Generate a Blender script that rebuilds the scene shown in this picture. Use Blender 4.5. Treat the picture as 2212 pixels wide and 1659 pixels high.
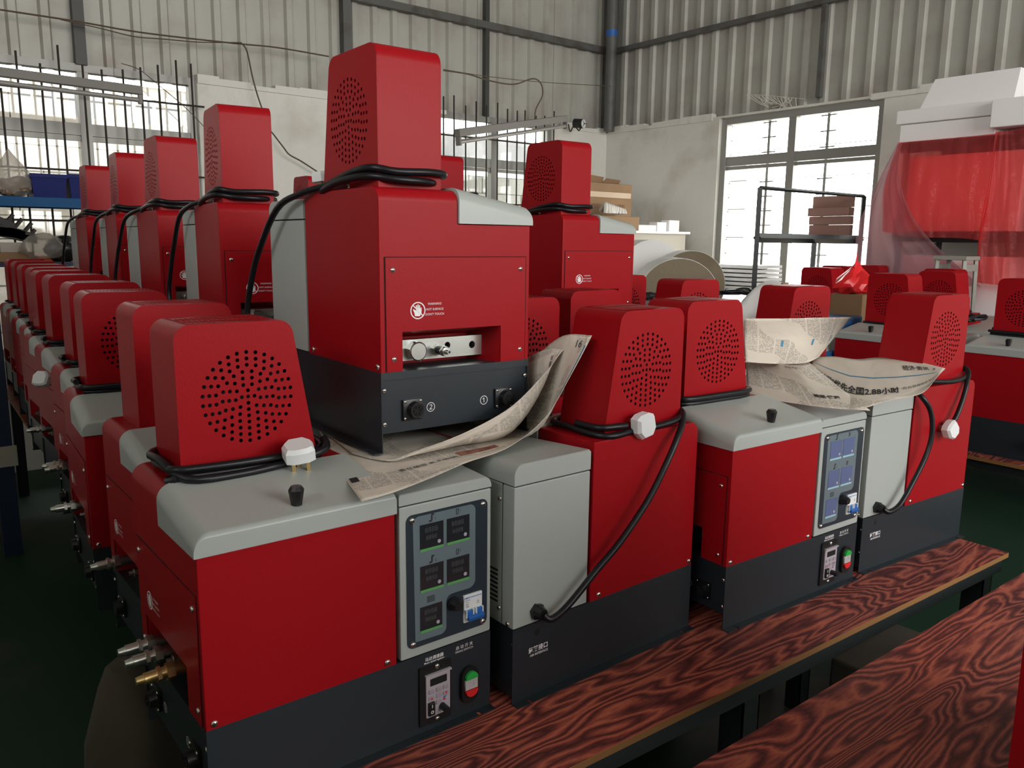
import bpy, bmesh, math, random
from mathutils import Vector, Matrix
random.seed(7)
S = bpy.context.scene
for o in list(bpy.data.objects): bpy.data.objects.remove(o)
COL = S.collection
PI = math.pi

# ------------------------------------------------------------------ camera
FPX, IW, IH = 1757.7, 2212.0, 1659.0
CAM = Vector((-0.3306, -1.1213, 0.8627)); YAW, PITCH, ROLL = -0.6739, -0.1743, 0.0115
cy_, sy_, cp_, sp_ = math.cos(YAW), math.sin(YAW), math.cos(PITCH), math.sin(PITCH)
FW = Vector((-sy_*cp_, cy_*cp_, sp_)); r0 = Vector((cy_, sy_, 0)); u0 = r0.cross(FW)
RT = r0*math.cos(ROLL)+u0*math.sin(ROLL); UP = -r0*math.sin(ROLL)+u0*math.cos(ROLL)
cam = bpy.data.cameras.new('camera'); co = bpy.data.objects.new('camera', cam); COL.objects.link(co)
M = Matrix((RT, UP, -FW)).transposed().to_4x4(); M.translation = CAM
co.matrix_world = M; cam.sensor_width = 36; cam.lens = FPX/IW*36; cam.clip_start = .02; cam.clip_end = 200
S.camera = co
def at(u, v, x=None, y=None, z=None):
    """world point where the surface through x=, y= or z= lies for a photo pixel (used only to read off real positions)"""
    d = FW + RT*((u-IW/2)/FPX) - UP*((v-IH/2)/FPX)
    if z is not None: t = (z-CAM.z)/d.z
    elif y is not None: t = (y-CAM.y)/d.y
    else: t = (x-CAM.x)/d.x
    return CAM+d*t
# ------------------------------------------------------------------ view, world, lights
S.view_settings.view_transform = 'Standard'; S.view_settings.look = 'None'
S.view_settings.gamma = 1; S.view_settings.use_curve_mapping = False
S.view_settings.exposure = 0.1
wd = bpy.data.worlds.new('overcast_sky'); S.world = wd; wd.use_nodes = True
nt = wd.node_tree; bg = nt.nodes['Background']; bg.inputs[1].default_value = 8.5
tc = nt.nodes.new('ShaderNodeTexCoord'); sp = nt.nodes.new('ShaderNodeSeparateXYZ'); cr = nt.nodes.new('ShaderNodeValToRGB')
nt.links.new(tc.outputs['Generated'], sp.inputs[0]); nt.links.new(sp.outputs[2], cr.inputs[0]); nt.links.new(cr.outputs[0], bg.inputs[0])
cr.color_ramp.elements[0].position = 0.0; cr.color_ramp.elements[0].color = (1, .975, .935, 1)
cr.color_ramp.elements[1].position = 1.0; cr.color_ramp.elements[1].color = (.80, .82, .88, 1)
def portal(name, loc, rot, w, h):
    l = bpy.data.lights.new(name, 'AREA'); l.shape = 'RECTANGLE'; l.size = w; l.size_y = h; l.cycles.is_portal = True
    o = bpy.data.objects.new(name, l); COL.objects.link(o); o.location = loc; o.rotation_euler = rot
XR, YB, XL, YF, ZF, ZC = 5.95, 5.2, -4.2, -6.2, -.74, 4.4
portal('portal_right', (XR+.12, 2.9, 1.1), (0, PI/2, 0), 1.9, 2.2)
portal('portal_front', (2.6, YF-.1, 2.38), (PI/2, 0, 0), 6.6, 3.0)
portal('portal_window', (2.0, YB+.14, 1.0), (-PI/2, 0, 0), 5.4, 2.2)
portal('portal_left', (XL-.1, -1.9, 2.85), (0, -PI/2, 0), 1.8, 3.5)

# ------------------------------------------------------------------ materials
def mat(name, col, rough=.5, metal=0, bump=None, alpha=None, trans=None, spec=None, var=None, coat=None, emit=None):
    m = bpy.data.materials.new(name); m.use_nodes = True; t = m.node_tree; b = t.nodes['Principled BSDF']
    b.inputs['Base Color'].default_value = (*col, 1); b.inputs['Roughness'].default_value = rough; b.inputs['Metallic'].default_value = metal
    if spec is not None: b.inputs['Specular IOR Level'].default_value = spec
    if alpha is not None: b.inputs['Alpha'].default_value = alpha
    if trans is not None: b.inputs['Transmission Weight'].default_value = trans
    if coat: b.inputs['Coat Weight'].default_value = coat; b.inputs['Coat Roughness'].default_value = .08
    tcn = t.nodes.new('ShaderNodeTexCoord')
    if bump:
        n = t.nodes.new('ShaderNodeTexNoise'); n.inputs['Scale'].default_value = bump[0]; n.inputs['Detail'].default_value = 3
        bp = t.nodes.new('ShaderNodeBump'); bp.inputs['Strength'].default_value = bump[1]; bp.inputs['Distance'].default_value = bump[2] if len(bump) > 2 else .002
        t.links.new(tcn.outputs['Object'], n.inputs['Vector']); t.links.new(n.outputs[0], bp.inputs['Height']); t.links.new(bp.outputs[0], b.inputs['Normal'])
    if var:   # (colour2, scale, lo, hi)
        n = t.nodes.new('ShaderNodeTexNoise'); n.inputs['Scale'].default_value = var[1]; n.inputs['Detail'].default_value = 6
        c = t.nodes.new('ShaderNodeValToRGB'); c.color_ramp.elements[0].position = var[2]; c.color_ramp.elements[1].position = var[3]
        c.color_ramp.elements[0].color = (*col, 1); c.color_ramp.elements[1].color = (*var[0], 1)
        t.links.new(tcn.outputs['Object'], n.inputs['Vector']); t.links.new(n.outputs[0], c.inputs[0]); t.links.new(c.outputs[0], b.inputs['Base Color'])
    return m
RED = mat('red_powder_coat', (.305, .005, .009), .36, bump=(260, .16, .001), spec=.13)
GREY = mat('grey_powder_coat', (.37, .40, .378), .36, bump=(300, .12, .001))
BLACK = mat('black_powder_coat', (.017, .024, .030), .36, bump=(300, .12, .001))
DARK = mat('dark_inside', (.004, .004, .004), .9)
RUBBER = mat('black_rubber', (.006, .006, .008), .36, spec=.35)
PLASTICB = mat('black_plastic', (.008, .008, .009), .35)
STEEL = mat('machined_steel', (.62, .64, .60), .28, 1, bump=(40, .1, .001))
CHROME = mat('screw_chrome', (.75, .72, .68), .18, 1)
BRASS = mat('brass', (.70, .50, .22), .35, 1)
WHITEP = mat('white_plastic', (.72, .74, .74), .35)
INK = mat('white_print', (.8, .78, .78), .6)
INKB = mat('black_print', (.015, .015, .015), .7)
INKBL = mat('blue_print', (.05, .22, .36), .7)
INKRD = mat('red_print', (.55, .07, .05), .7)
PANEL = mat('panel_film_dark', (.022, .033, .045), .28)
INLAY = mat('panel_film_grey', (.13, .17, .19), .28)
DISP = mat('smoked_display', (.02, .022, .026), .12, spec=.8)
DISPG = mat('display_segments', (.06, .065, .07), .3)
GREEN = mat('green_strip', (.10, .34, .10), .4)
GREENB = mat('green_button', (.02, .36, .06), .35)
REDB = mat('red_button', (.65, .02, .02), .35)
CLEARB = mat('clear_button', (.45, .43, .42), .25)
BLUEP = mat('blue_plastic', (.02, .12, .42), .35)
SILVER = mat('silver_film', (.42, .38, .42), .35)
KEYB = mat('key_button', (.34, .29, .34), .4)
STEELF = mat('painted_steel', (.10, .10, .095), .5, bump=(60, .2, .002), var=((.05, .035, .025), 6, .5, .75))
DKSTEEL = mat('bench_frame_steel', (.012, .016, .018), .4)
REBAR = mat('rusty_bar', (.02, .012, .008), .7)
FRAMEW = mat('aluminium_window_frame', (.30, .30, .28), .45, .3)
CLAD = mat('corrugated_sheet', (.42, .42, .38), .5, .1, var=((.32, .29, .26), 3, .45, .75))
PLASTER = mat('old_white_plaster', (.70, .69, .64), .85, bump=(9, .5, .02), var=((.50, .46, .40), 2.2, .52, .78))
BLOCKW = mat('whitewashed_block', (.86, .84, .80), .9, bump=(14, .8, .02), var=((.70, .66, .60), 5, .45, .8))
MORT = mat('mortar', (.5, .49, .46), .95, bump=(20, .6, .01))
BLOCKG = mat('grey_block', (.22, .22, .2), .9, bump=(20, .6, .01))
CARTON = mat('carton', (.30, .18, .09), .8, var=((.22, .13, .07), 3, .4, .8))
CARTONP = mat('pale_carton', (.45, .42, .36), .8)
FOAM = mat('white_foam', (.90, .89, .89), .9, bump=(120, .2, .002))
FOAMR = mat('foam_roll_side', (.82, .82, .80), .6, bump=(60, .2, .004))
FOAMK = mat('foam_roll_end_shaded', (.20, .16, .105), .85, bump=(40, .4, .004))  # white foam too; the brown shade on its end is put into the colour
BLUES = mat('blue_steel', (.006, .075, .20), .5, spec=.15)
BLUEBIN = mat('blue_bin', (.004, .010, .11), .45, spec=.12)
BLUEM = mat('blue_cover', (.02, .10, .26), .35)
NAVY = mat('navy_steel', (.008, .02, .05), .45)
ORANGE = mat('orange_carton', (.62, .10, .02), .6)
TUBEM = mat('tube_glass', (.24, .23, .21), .3)
FIXT = mat('light_fitting_enamel', (.17, .16, .145), .55)
SACK = mat('grey_woven_sack', (.10, .085, .065), .9, bump=(300, .6, .003))
WHITEC = mat('white_rag', (.68, .65, .6), .9)
STOOL = mat('grey_green_paint', (.30, .31, .27), .5)
COBWEB = mat('cobweb', (.7, .68, .62), .9)
WIRE = mat('old_wire', (.10, .075, .05), .7)
WIREB = mat('black_wire', (.01, .01, .01), .6)
PLY = None
def film(name, col, a, rough=.2):
    m = mat(name, col, rough, alpha=a, bump=(14, .7, .02)); t = m.node_tree; b = t.nodes['Principled BSDF']
    tr = t.nodes.new('ShaderNodeBsdfTranslucent'); tr.inputs[0].default_value = (*col, 1)
    mx = t.nodes.new('ShaderNodeMixShader'); mx.inputs[0].default_value = .68
    tp = t.nodes.new('ShaderNodeBsdfTransparent'); tp.inputs[0].default_value = (*[min(1, c*.9+.1) for c in col], 1)
    m2 = t.nodes.new('ShaderNodeMixShader'); m2.inputs[0].default_value = a
    b.inputs['Alpha'].default_value = 1
    out = t.nodes['Material Output']
    t.links.new(b.outputs[0], mx.inputs[1]); t.links.new(tr.outputs[0], mx.inputs[2])
    t.links.new(tp.outputs[0], m2.inputs[1]); t.links.new(mx.outputs[0], m2.inputs[2]); t.links.new(m2.outputs[0], out.inputs[0])
    return m
REDFILM = film('red_plastic_film', (1.0, .20, .20), .42)
PINKFILM = film('pink_clear_film', (.72, .45, .50), .35)
CLEARFILM = film('clear_plastic_film', (.75, .72, .68), .4)
m = bpy.data.materials.new('window_glass'); m.use_nodes = True; t = m.node_tree
b = t.nodes['Principled BSDF']; t.nodes.remove(b)
tp = t.nodes.new('ShaderNodeBsdfTransparent'); tp.inputs[0].default_value = (.94, .95, .94, 1)
gl = t.nodes.new('ShaderNodeBsdfGlossy'); gl.inputs['Roughness'].default_value = .05
mx = t.nodes.new('ShaderNodeMixShader'); mx.inputs[0].default_value = .06
t.links.new(tp.outputs[0], mx.inputs[1]); t.links.new(gl.outputs[0], mx.inputs[2]); t.links.new(mx.outputs[0], t.nodes['Material Output'].inputs[0])
GLASS = m
def wood_mat():
    m = bpy.data.materials.new('burnt_grain_plywood'); m.use_nodes = True; t = m.node_tree; b = t.nodes['Principled BSDF']
    N = t.nodes.new; tcn = N('ShaderNodeTexCoord'); mp = N('ShaderNodeMapping'); mp.inputs['Scale'].default_value = (.85, 4.4, 1)
    n1 = N('ShaderNodeTexNoise'); n1.inputs['Scale'].default_value = 1.9; n1.inputs['Detail'].default_value = 2.6; n1.inputs['Roughness'].default_value = .42; n1.inputs['Distortion'].default_value = .35
    mu = N('ShaderNodeMath'); mu.operation = 'MULTIPLY'; mu.inputs[1].default_value = 44
    n3 = N('ShaderNodeTexNoise'); n3.inputs['Scale'].default_value = 34; n3.inputs['Detail'].default_value = 3
    ad = N('ShaderNodeMath'); ad.operation = 'MULTIPLY_ADD'; ad.inputs[1].default_value = 1.1
    fr = N('ShaderNodeMath'); fr.operation = 'PINGPONG'; fr.inputs[1].default_value = 1
    rp = N('ShaderNodeValToRGB'); e = rp.color_ramp.elements
    e[0].position = 0; e[0].color = (.07, .022, .022, 1); e[1].position = 1; e[1].color = (.46, .14, .085, 1)
    k = e.new(.38); k.color = (.17, .044, .038, 1); k = e.new(.72); k.color = (.32, .085, .062, 1)
    n2 = N('ShaderNodeTexNoise'); n2.inputs['Scale'].default_value = 3.5; n2.inputs['Detail'].default_value = 4
    r2 = N('ShaderNodeValToRGB'); r2.color_ramp.elements[0].position = .35; r2.color_ramp.elements[0].color = (.78, .78, .82, 1); r2.color_ramp.elements[1].position = .7; r2.color_ramp.elements[1].color = (1.25, 1.1, 1, 1)
    mix = N('ShaderNodeMix'); mix.data_type = 'RGBA'; mix.blend_type = 'MULTIPLY'; mix.inputs[0].default_value = 1
    L = t.links.new
    L(tcn.outputs['Object'], mp.inputs[0]); L(mp.outputs[0], n1.inputs['Vector']); L(n1.outputs[0], mu.inputs[0]); L(mp.outputs[0], n3.inputs['Vector'])
    L(n3.outputs[0], ad.inputs[0]); L(mu.outputs[0], ad.inputs[2]); L(ad.outputs[0], fr.inputs[0]); L(fr.outputs[0], rp.inputs[0])
    L(tcn.outputs['Object'], n2.inputs['Vector']); L(n2.outputs[0], r2.inputs[0]); L(rp.outputs[0], mix.inputs[6]); L(r2.outputs[0], mix.inputs[7]); L(mix.outputs[2], b.inputs['Base Color'])
    bp = N('ShaderNodeBump'); bp.inputs['Strength'].default_value = .25; bp.inputs['Distance'].default_value = .001; L(fr.outputs[0], bp.inputs['Height']); L(bp.outputs[0], b.inputs['Normal'])
    b.inputs['Roughness'].default_value = .42; b.inputs['Specular IOR Level'].default_value = .22
    return m
WOOD = wood_mat()
def ply_mat():
    m = mat('plywood_edge', (.26, .12, .035), .6); t = m.node_tree; b = t.nodes['Principled BSDF']; N = t.nodes.new
    tcn = N('ShaderNodeTexCoord'); s = N('ShaderNodeSeparateXYZ'); mu = N('ShaderNodeMath'); mu.operation = 'MULTIPLY'; mu.inputs[1].default_value = 330
    f = N('ShaderNodeMath'); f.operation = 'FRACT'; r = N('ShaderNodeValToRGB'); r.color_ramp.elements[0].position = .3; r.color_ramp.elements[0].color = (.13, .05, .012, 1); r.color_ramp.elements[1].position = .6; r.color_ramp.elements[1].color = (.36, .17, .05, 1)
    L = t.links.new; L(tcn.outputs['Object'], s.inputs[0]); L(s.outputs[2], mu.inputs[0]); L(mu.outputs[0], f.inputs[0]); L(f.outputs[0], r.inputs[0]); L(r.outputs[0], b.inputs['Base Color'])
    return m
PLY = ply_mat()
def floor_mat():
    m = mat('green_painted_concrete', (.01, .075, .03), .6); t = m.node_tree; b = t.nodes['Principled BSDF']; N = t.nodes.new
    tcn = N('ShaderNodeTexCoord'); n = N('ShaderNodeTexNoise'); n.inputs['Scale'].default_value = .9; n.inputs['Detail'].default_value = 7
    r = N('ShaderNodeValToRGB'); r.color_ramp.elements[0].position = .56; r.color_ramp.elements[0].color = (.004, .038, .016, 1); r.color_ramp.elements[1].position = .64; r.color_ramp.elements[1].color = (.06, .055, .045, 1)
    L = t.links.new; L(tcn.outputs['Object'], n.inputs['Vector']); L(n.outputs[0], r.inputs[0]); L(r.outputs[0], b.inputs['Base Color'])
    return m
FLOORM = floor_mat()
def paper_mat(lim=9.):
    m = bpy.data.materials.new('newsprint'); m.use_nodes = True; t = m.node_tree; b = t.nodes['Principled BSDF']; N = t.nodes.new; L = t.links.new
    uv = N('ShaderNodeUVMap'); uv.uv_map = 'UVMap'; s = N('ShaderNodeSeparateXYZ'); L(uv.outputs[0], s.inputs[0])
    def mth(op, a, bb=None, c=None):
        n = N('ShaderNodeMath'); n.operation = op
        for i, q in enumerate((a, bb, c)):
            if q is None: continue
            if isinstance(q, (int, float)): n.inputs[i].default_value = q
            else: L(q, n.inputs[i])
        return n.outputs[0]
    X, Y = s.outputs[0], s.outputs[1]     # uv are metres on the sheet
    colm = mth('GREATER_THAN', mth('FRACT', mth('MULTIPLY', X, 1/.045)), .10)
    lines = mth('GREATER_THAN', mth('FRACT', mth('MULTIPLY', Y, 1/.0038)), .42)
    blk = N('ShaderNodeTexNoise'); blk.inputs['Scale'].default_value = 9; blk.inputs['Detail'].default_value = 0; L(uv.outputs[0], blk.inputs['Vector'])
    area = mth('GREATER_THAN', blk.outputs[0], .46)
    mp = N('ShaderNodeMapping'); mp.inputs['Scale'].default_value = (420, 263, 1); L(uv.outputs[0], mp.inputs[0])
    wn = N('ShaderNodeTexWhiteNoise'); wn.noise_dimensions = '2D'
    fl = N('ShaderNodeVectorMath'); fl.operation = 'FLOOR'; L(mp.outputs[0], fl.inputs[0]); L(fl.outputs[0], wn.inputs['Vector'])
    ch = mth('GREATER_THAN', wn.outputs[0], .28)
    k = mth('MULTIPLY', mth('MULTIPLY', colm, lines), mth('MULTIPLY', area, ch))
    k = mth('MULTIPLY', k, .55); k = mth('MULTIPLY', k, mth('LESS_THAN', Y, lim))
    mix = N('ShaderNodeMix'); mix.data_type = 'RGBA'; L(k, mix.inputs[0]); mix.inputs[6].default_value = (.60, .54, .46, 1); mix.inputs[7].default_value = (.07, .065, .06, 1)
    L(mix.outputs[2], b.inputs['Base Color']); b.inputs['Roughness'].default_value = .85
    nz = N('ShaderNodeTexNoise'); nz.inputs['Scale'].default_value = 14; L(uv.outputs[0], nz.inputs['Vector']); bp = N('ShaderNodeBump'); bp.inputs['Strength'].default_value = .5; bp.inputs['Distance'].default_value = .012; L(nz.outputs[0], bp.inputs['Height']); L(bp.outputs[0], b.inputs['Normal'])
    return m
PAPER = paper_mat(); PAPERH = paper_mat(.075)

# ------------------------------------------------------------------ mesh helpers
def tag(o, label=None, cat=None, group=None, kind=None):
    if label: o['label'] = label
    if cat: o['category'] = cat
    if group: o['group'] = group
    if kind: o['kind'] = kind
    return o
def empty(name, loc=(0, 0, 0), rz=0, label=None, cat=None, group=None):
    o = bpy.data.objects.new(name, None); COL.objects.link(o); o.location = loc; o.rotation_euler = (0, 0, rz); o.empty_display_size = .05
    return tag(o, label, cat, group)
def mesh_obj(name, me, m, parent=None, loc=None, label=None):
    if not isinstance(m, (list, tuple)): m = [m]
    if not len(me.materials):
        for q in m: me.materials.append(q)
    o = bpy.data.objects.new(name, me); COL.objects.link(o)
    if parent is not None: o.parent = parent
    if loc is not None: o.location = loc
    if label: o['label'] = label
    return o
def obj(name, bm, m, parent=None, smooth=None, loc=None, label=None):
    me = bpy.data.meshes.new(name); bmesh.ops.recalc_face_normals(bm, faces=bm.faces[:]); bm.to_mesh(me); bm.free()
    if smooth: sm(me, smooth)
    return mesh_obj(name, me, m, parent, loc, label)
def sm(me, ang=35):
    me.shade_smooth()
    try: me.set_sharp_from_angle(angle=math.radians(ang))
    except Exception: pass
def box(bm, x0, x1, y0, y1, z0, z1, bev=0, mi=0, mtx=None):
    vs = [bm.verts.new((x, y, z)) for x in (x0, x1) for y in (y0, y1) for z in (z0, z1)]
    fs = [bm.faces.new([vs[i] for i in q]) for q in ((0, 1, 3, 2), (4, 6, 7, 5), (0, 4, 5, 1), (2, 3, 7, 6), (0, 2, 6, 4), (1, 5, 7, 3))]
    for f in fs: f.material_index = mi
    if bev:
        es = list({e for f in fs for e in f.edges}); r = bmesh.ops.bevel(bm, geom=es, offset=bev, segments=2, profile=.5, affect='EDGES')
        for f in r['faces']: f.material_index = mi
        vs = list({v for f in bm.faces if f.is_valid for v in f.verts if f in fs or f in r['faces']})
    if mtx is not None:
        for v in vs: v.co = mtx @ v.co
def cyl(bm, p0, p1, r0, r1=None, n=12, mi=0, cap=True):
    p0, p1 = Vector(p0), Vector(p1); r1 = r0 if r1 is None else r1; d = (p1-p0).normalized()
    a = d.orthogonal().normalized(); b = d.cross(a); A = []; B = []
    for i in range(n):
        t = 2*PI*(i+.5)/n; w = a*math.cos(t)+b*math.sin(t); A.append(bm.verts.new(p0+w*r0)); B.append(bm.verts.new(p1+w*r1))
    for i in range(n): bm.faces.new((A[i], A[(i+1) % n], B[(i+1) % n], B[i])).material_index = mi
    if cap: bm.faces.new(A[::-1]).material_index = mi; bm.faces.new(B).material_index = mi
def ccr(pts, n=6, closed=False):
    P = [Vector(p) for p in pts]; out = []; m = len(P)
    for i in range(m if closed else m-1):
        g = lambda k: P[k % m] if closed else P[max(0, min(m-1, k))]
        a, b, c, d = g(i-1), g(i), g(i+1), g(i+2)
        for j in range(n):
            t = j/n; out.append(.5*((2*b)+(c-a)*t+(2*a-5*b+4*c-d)*t*t+(3*b-a-3*c+d)*t**3))
    if not closed: out.append(P[-1].copy())
    return out
def tube(bm, pts, r, n=8, closed=False, mi=0):
    P = [Vector(p) for p in pts]; m = len(P); rings = []; up = None
    for i in range(m):
        a = P[(i-1) % m] if (closed or i) else P[0]; b = P[(i+1) % m] if (closed or i < m-1) else P[-1]
        d = (b-a).normalized() if (b-a).length else Vector((0, 0, 1))
        if up is None: up = d.orthogonal().normalized()
        up = (up-d*up.dot(d)).normalized(); s = d.cross(up)
        rings.append([bm.verts.new(P[i]+(up*math.cos(2*PI*k/n)+s*math.sin(2*PI*k/n))*r) for k in range(n)])
    for i in range(m if closed else m-1):
        A, B = rings[i], rings[(i+1) % m]
        for k in range(n): bm.faces.new((A[k], A[(k+1) % n], B[(k+1) % n], B[k])).material_index = mi
    if not closed: bm.faces.new(rings[0][::-1]).material_index = mi; bm.faces.new(rings[-1]).material_index = mi
def loft(bm, A, B, mi=0):
    a = [bm.verts.new(p) for p in A]; b = [bm.verts.new(p) for p in B]; n = len(a)
    for i in range(n): bm.faces.new((a[i], a[(i+1) % n], b[(i+1) % n], b[i])).material_index = mi
    bm.faces.new(a[::-1]).material_index = mi; bm.faces.new(b).material_index = mi
def arc(cx, cz, r, a0, a1, n=6): return [(cx+r*math.cos(math.radians(a0+(a1-a0)*i/n)), cz+r*math.sin(math.radians(a0+(a1-a0)*i/n))) for i in range(n+1)]
def rrect(x0, x1, z0, z1, r, n=5): return arc(x1-r, z1-r, r, 0, 90, n)+arc(x0+r, z1-r, r, 90, 180, n)+arc(x0+r, z0+r, r, 180, 270, n)+arc(x1-r, z0+r, r, 270, 360, n)
def circ(cx, cz, r, n=12): return [(cx+r*math.cos(2*PI*i/n), cz+r*math.sin(2*PI*i/n)) for i in range(n)]
def plate(loops, th, mtx):
    """flat plate with holes: 2D filled curve (outline + hole loops) extruded by th, placed by mtx (local z = thickness)"""
    cu = bpy.data.curves.new('c', 'CURVE'); cu.dimensions = '2D'; cu.fill_mode = 'BOTH'; cu.extrude = th/2
    for lp in loops:
        s = cu.splines.new('POLY'); s.points.add(len(lp)-1); s.use_cyclic_u = True
        for p, q in zip(s.points, lp): p.co = (q[0], q[1], 0, 1)
    o = bpy.data.objects.new('c', cu); COL.objects.link(o)
    me = bpy.data.meshes.new_from_object(o.evaluated_get(bpy.context.evaluated_depsgraph_get())); bpy.data.objects.remove(o)
    me.transform(mtx); me.materials.clear(); return me
def join_me(mes):
    bm = bmesh.new()
    for q in mes: bm.from_mesh(q)
    return bm
def fr(o, ux, uy):     # matrix: local x->ux, y->uy, z->ux×uy at o
    ux, uy = Vector(ux).normalized(), Vector(uy).normalized(); w = ux.cross(uy); m = Matrix((ux, uy, w)).transposed().to_4x4(); m.translation = Vector(o); return m
def text_me(s, size, mtx, align='CENTER', sx=1.0, bold=0, mapf=None):
    cu = bpy.data.curves.new('t', 'FONT'); cu.body = s; cu.size = size; cu.align_x = align; cu.align_y = 'CENTER'; cu.resolution_u = 2; cu.offset = bold; cu.fill_mode = 'FRONT'
    o = bpy.data.objects.new('t', cu); COL.objects.link(o)
    me = bpy.data.meshes.new_from_object(o.evaluated_get(bpy.context.evaluated_depsgraph_get())); bpy.data.objects.remove(o); me.materials.clear()
    if mapf:
        for v in me.vertices: v.co = mapf(v.co.x*sx, v.co.y)
    else: me.transform(mtx @ Matrix.Diagonal((sx, 1, 1, 1)))
    return me
def kids(o): return [c for c in bpy.data.objects if c.parent == o]
# ================================================================== SETTING
def st(name, bm, m, parent=None, smooth=None):
    o = obj(name, bm, m, parent, smooth)
    if parent is None: o['kind'] = 'structure'
    return o
bm = bmesh.new(); box(bm, XL-.3, XR+.3, YF-.3, YB+.3, ZF-.1, ZF); st('floor', bm, FLOORM)
bm = bmesh.new()
box(bm, XL-.3, XR+.3, YF-.3, YB+.3, ZC, ZC+.06)
st('ceiling', bm, CLAD)
bm = bmesh.new(); box(bm, XL-3, XR+8, YF-8, YB+9, ZF-.2, ZF-.12); st('trim_1', bm, mat('yard_concrete', (.42, .38, .30), .9, bump=(6, .3, .02)))
bm = bmesh.new(); box(bm, -1.5, .7, -2.8, -2.68, ZF, 1.45); st('wall_light_block_rear', bm, PLASTER)  # unseen wall added behind the camera to block front light on the nearest machine
bm = bmesh.new(); box(bm, -1.75, -1.65, -3.0, 2.2, ZF, 1.5); st('wall_light_block_left', bm, PLASTER)  # unseen wall added at left, keeps side light off the low end faces
ZM = 2.0
# wall with rectangular holes, built from boxes along one axis
def wall_boxes(bm, axis, c0, c1, lo, hi, z0, z1, holes):
    def B(a, b, za, zb):
        if b-a < 1e-4 or zb-za < 1e-4: return
        if axis == 'x': box(bm, a, b, c0, c1, za, zb)
        else: box(bm, c0, c1, a, b, za, zb)
    cur = lo
    for (a, b, za, zb) in sorted(holes):
        B(cur, a, z0, z1); B(a, b, z0, za); B(a, b, zb, z1); cur = b
    B(cur, hi, z0, z1)
w1r = at(432, 300, y=YB).x; w1m = at(192, 300, y=YB).x; w1l = 2*w1m-w1r
w2r = at(1196, 300, y=YB).x; w2m = at(1074, 300, y=YB).x; w2l = 2*w2m-w2r
w1t = at(300, 152, y=YB).z; w2t = at(1100, 256, y=YB).z
w3a = at(1552, 300, x=XR).y; w3b = at(1908, 250, x=XR).y   # far, near
w3t = at(1730, 232, x=XR).z; WB = .05
bm = bmesh.new(); wall_boxes(bm, 'x', YB, YB+.2, XL, XR+.2, ZF, ZM, [(w1l, w1r, WB, w1t), (w2l, w2r, WB, w2t)])
# rough broken plaster edge along the top
x = XL
while x < XR:
    w = random.uniform(.08, .25); inw = any(a-.1 < x < b for a, b in ((w1l, w1r), (w2l, w2r)))
    if not inw: box(bm, x, min(x+w, XR), YB-.015, YB+.05, ZM-.03, ZM+random.uniform(.0, .04))
    x += w
wall_b = st('wall_back', bm, PLASTER)
bm = bmesh.new(); wall_boxes(bm, 'y', XR, XR+.2, YF, YB, ZF, ZM, [(w3b, w3a, WB, w3t)])
y = YF
while y < YB:
    w = random.uniform(.08, .25)
    if not (w3b-.1 < y < w3a): box(bm, XR-.015, XR+.05, y, min(y+w, YB), ZM-.03, ZM+random.uniform(0, .04))
    y += w
wall_r = st('wall_right', bm, PLASTER)
bm = bmesh.new(); wall_boxes(bm, 'x', YF-.15, YF, XL, XR, ZF, ZC, [(-.6, 5.8, .95, 3.8)]); st('wall_front', bm, PLASTER)  # opening invented in this unseen wall to throw daylight on the machine fronts
bm = bmesh.new(); wall_boxes(bm, 'y', XL-.15, XL, YF, YB, ZF, ZC, [(-3.6, -.2, 2.0, 3.7)]); st('wall_left', bm, PLASTER)  # high opening invented here to brighten the left faces of the upper machines
# corrugated sheets above the masonry, each sheet a part
def sheet_profile(bm, w, z0, z1, pitch=.19, d=.028):
    xs = []; x = 0
    while x < w-1e-6:
        xs += [(x, 0), (x+pitch-.075, 0), (x+pitch-.060, -d), (x+pitch-.015, -d)]; x += pitch
    xs.append((x, 0)); xs = [(min(a, w), b) for a, b in xs]
    lo = [bm.verts.new((a, b, z0)) for a, b in xs]; hi = [bm.verts.new((a, b, z1)) for a, b in xs]
    for i in range(len(xs)-1): bm.faces.new((lo[i], lo[i+1], hi[i+1], hi[i]))
bm = bmesh.new(); sheet_profile(bm, .76, 0, ZC-ZM+.06); shm = bpy.data.meshes.new('cladding_sheet'); bm.to_mesh(shm); bm.free(); shm.materials.append(CLAD)
xx = XR-.76
while xx > XL-.5:
    o = mesh_obj('cladding_sheet', shm, CLAD, wall_b, (xx, YB+.085+.004*(int(xx*10) % 2), ZM-.05)); xx -= .758
yy = YB
while yy > YF:
    o = mesh_obj('cladding_sheet', shm, CLAD, wall_r, (XR+.085, yy, ZM-.05)); o.rotation_euler = (0, 0, -PI/2); yy -= .758
# steel: corner column, girts, small posts, downpipe
def steel(n, boxes, m=STEELF):
    bm = bmesh.new()
    for b in boxes: box(bm, *b)
    return st('trim_%d' % n, bm, m)
cxp = at(1322, 150, y=YB-.1)
bm = bmesh.new(); cyl(bm, (XR-.10, YB-.13, ZM-.02), (XR-.10, YB-.13, ZC), .055, n=16)
st('trim_2', bm, STEELF, smooth=40)
bm = bmesh.new(); cyl(bm, (XR-.10, YB-.13, at(1322, 80, y=YB-.13).z), (XR-.10, YB-.13, at(1322, 66, y=YB-.13).z), .058, n=16)
st('trim_3', bm, BLUEP, smooth=40)
bm = bmesh.new(); box(bm, XR+.0, XR+.2, YB+.0, YB+.2, ZM-.1, ZC); box(bm, XR-.03, XR+.1, YB-.03, YB+.1, ZM-.02, ZC); st('trim_11', bm, STEELF)
zg = at(1000, 42, y=YB).z
steel(4, [(XL, XR, YB+.0, YB+.05, zg-.03, zg+.03)])
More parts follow.
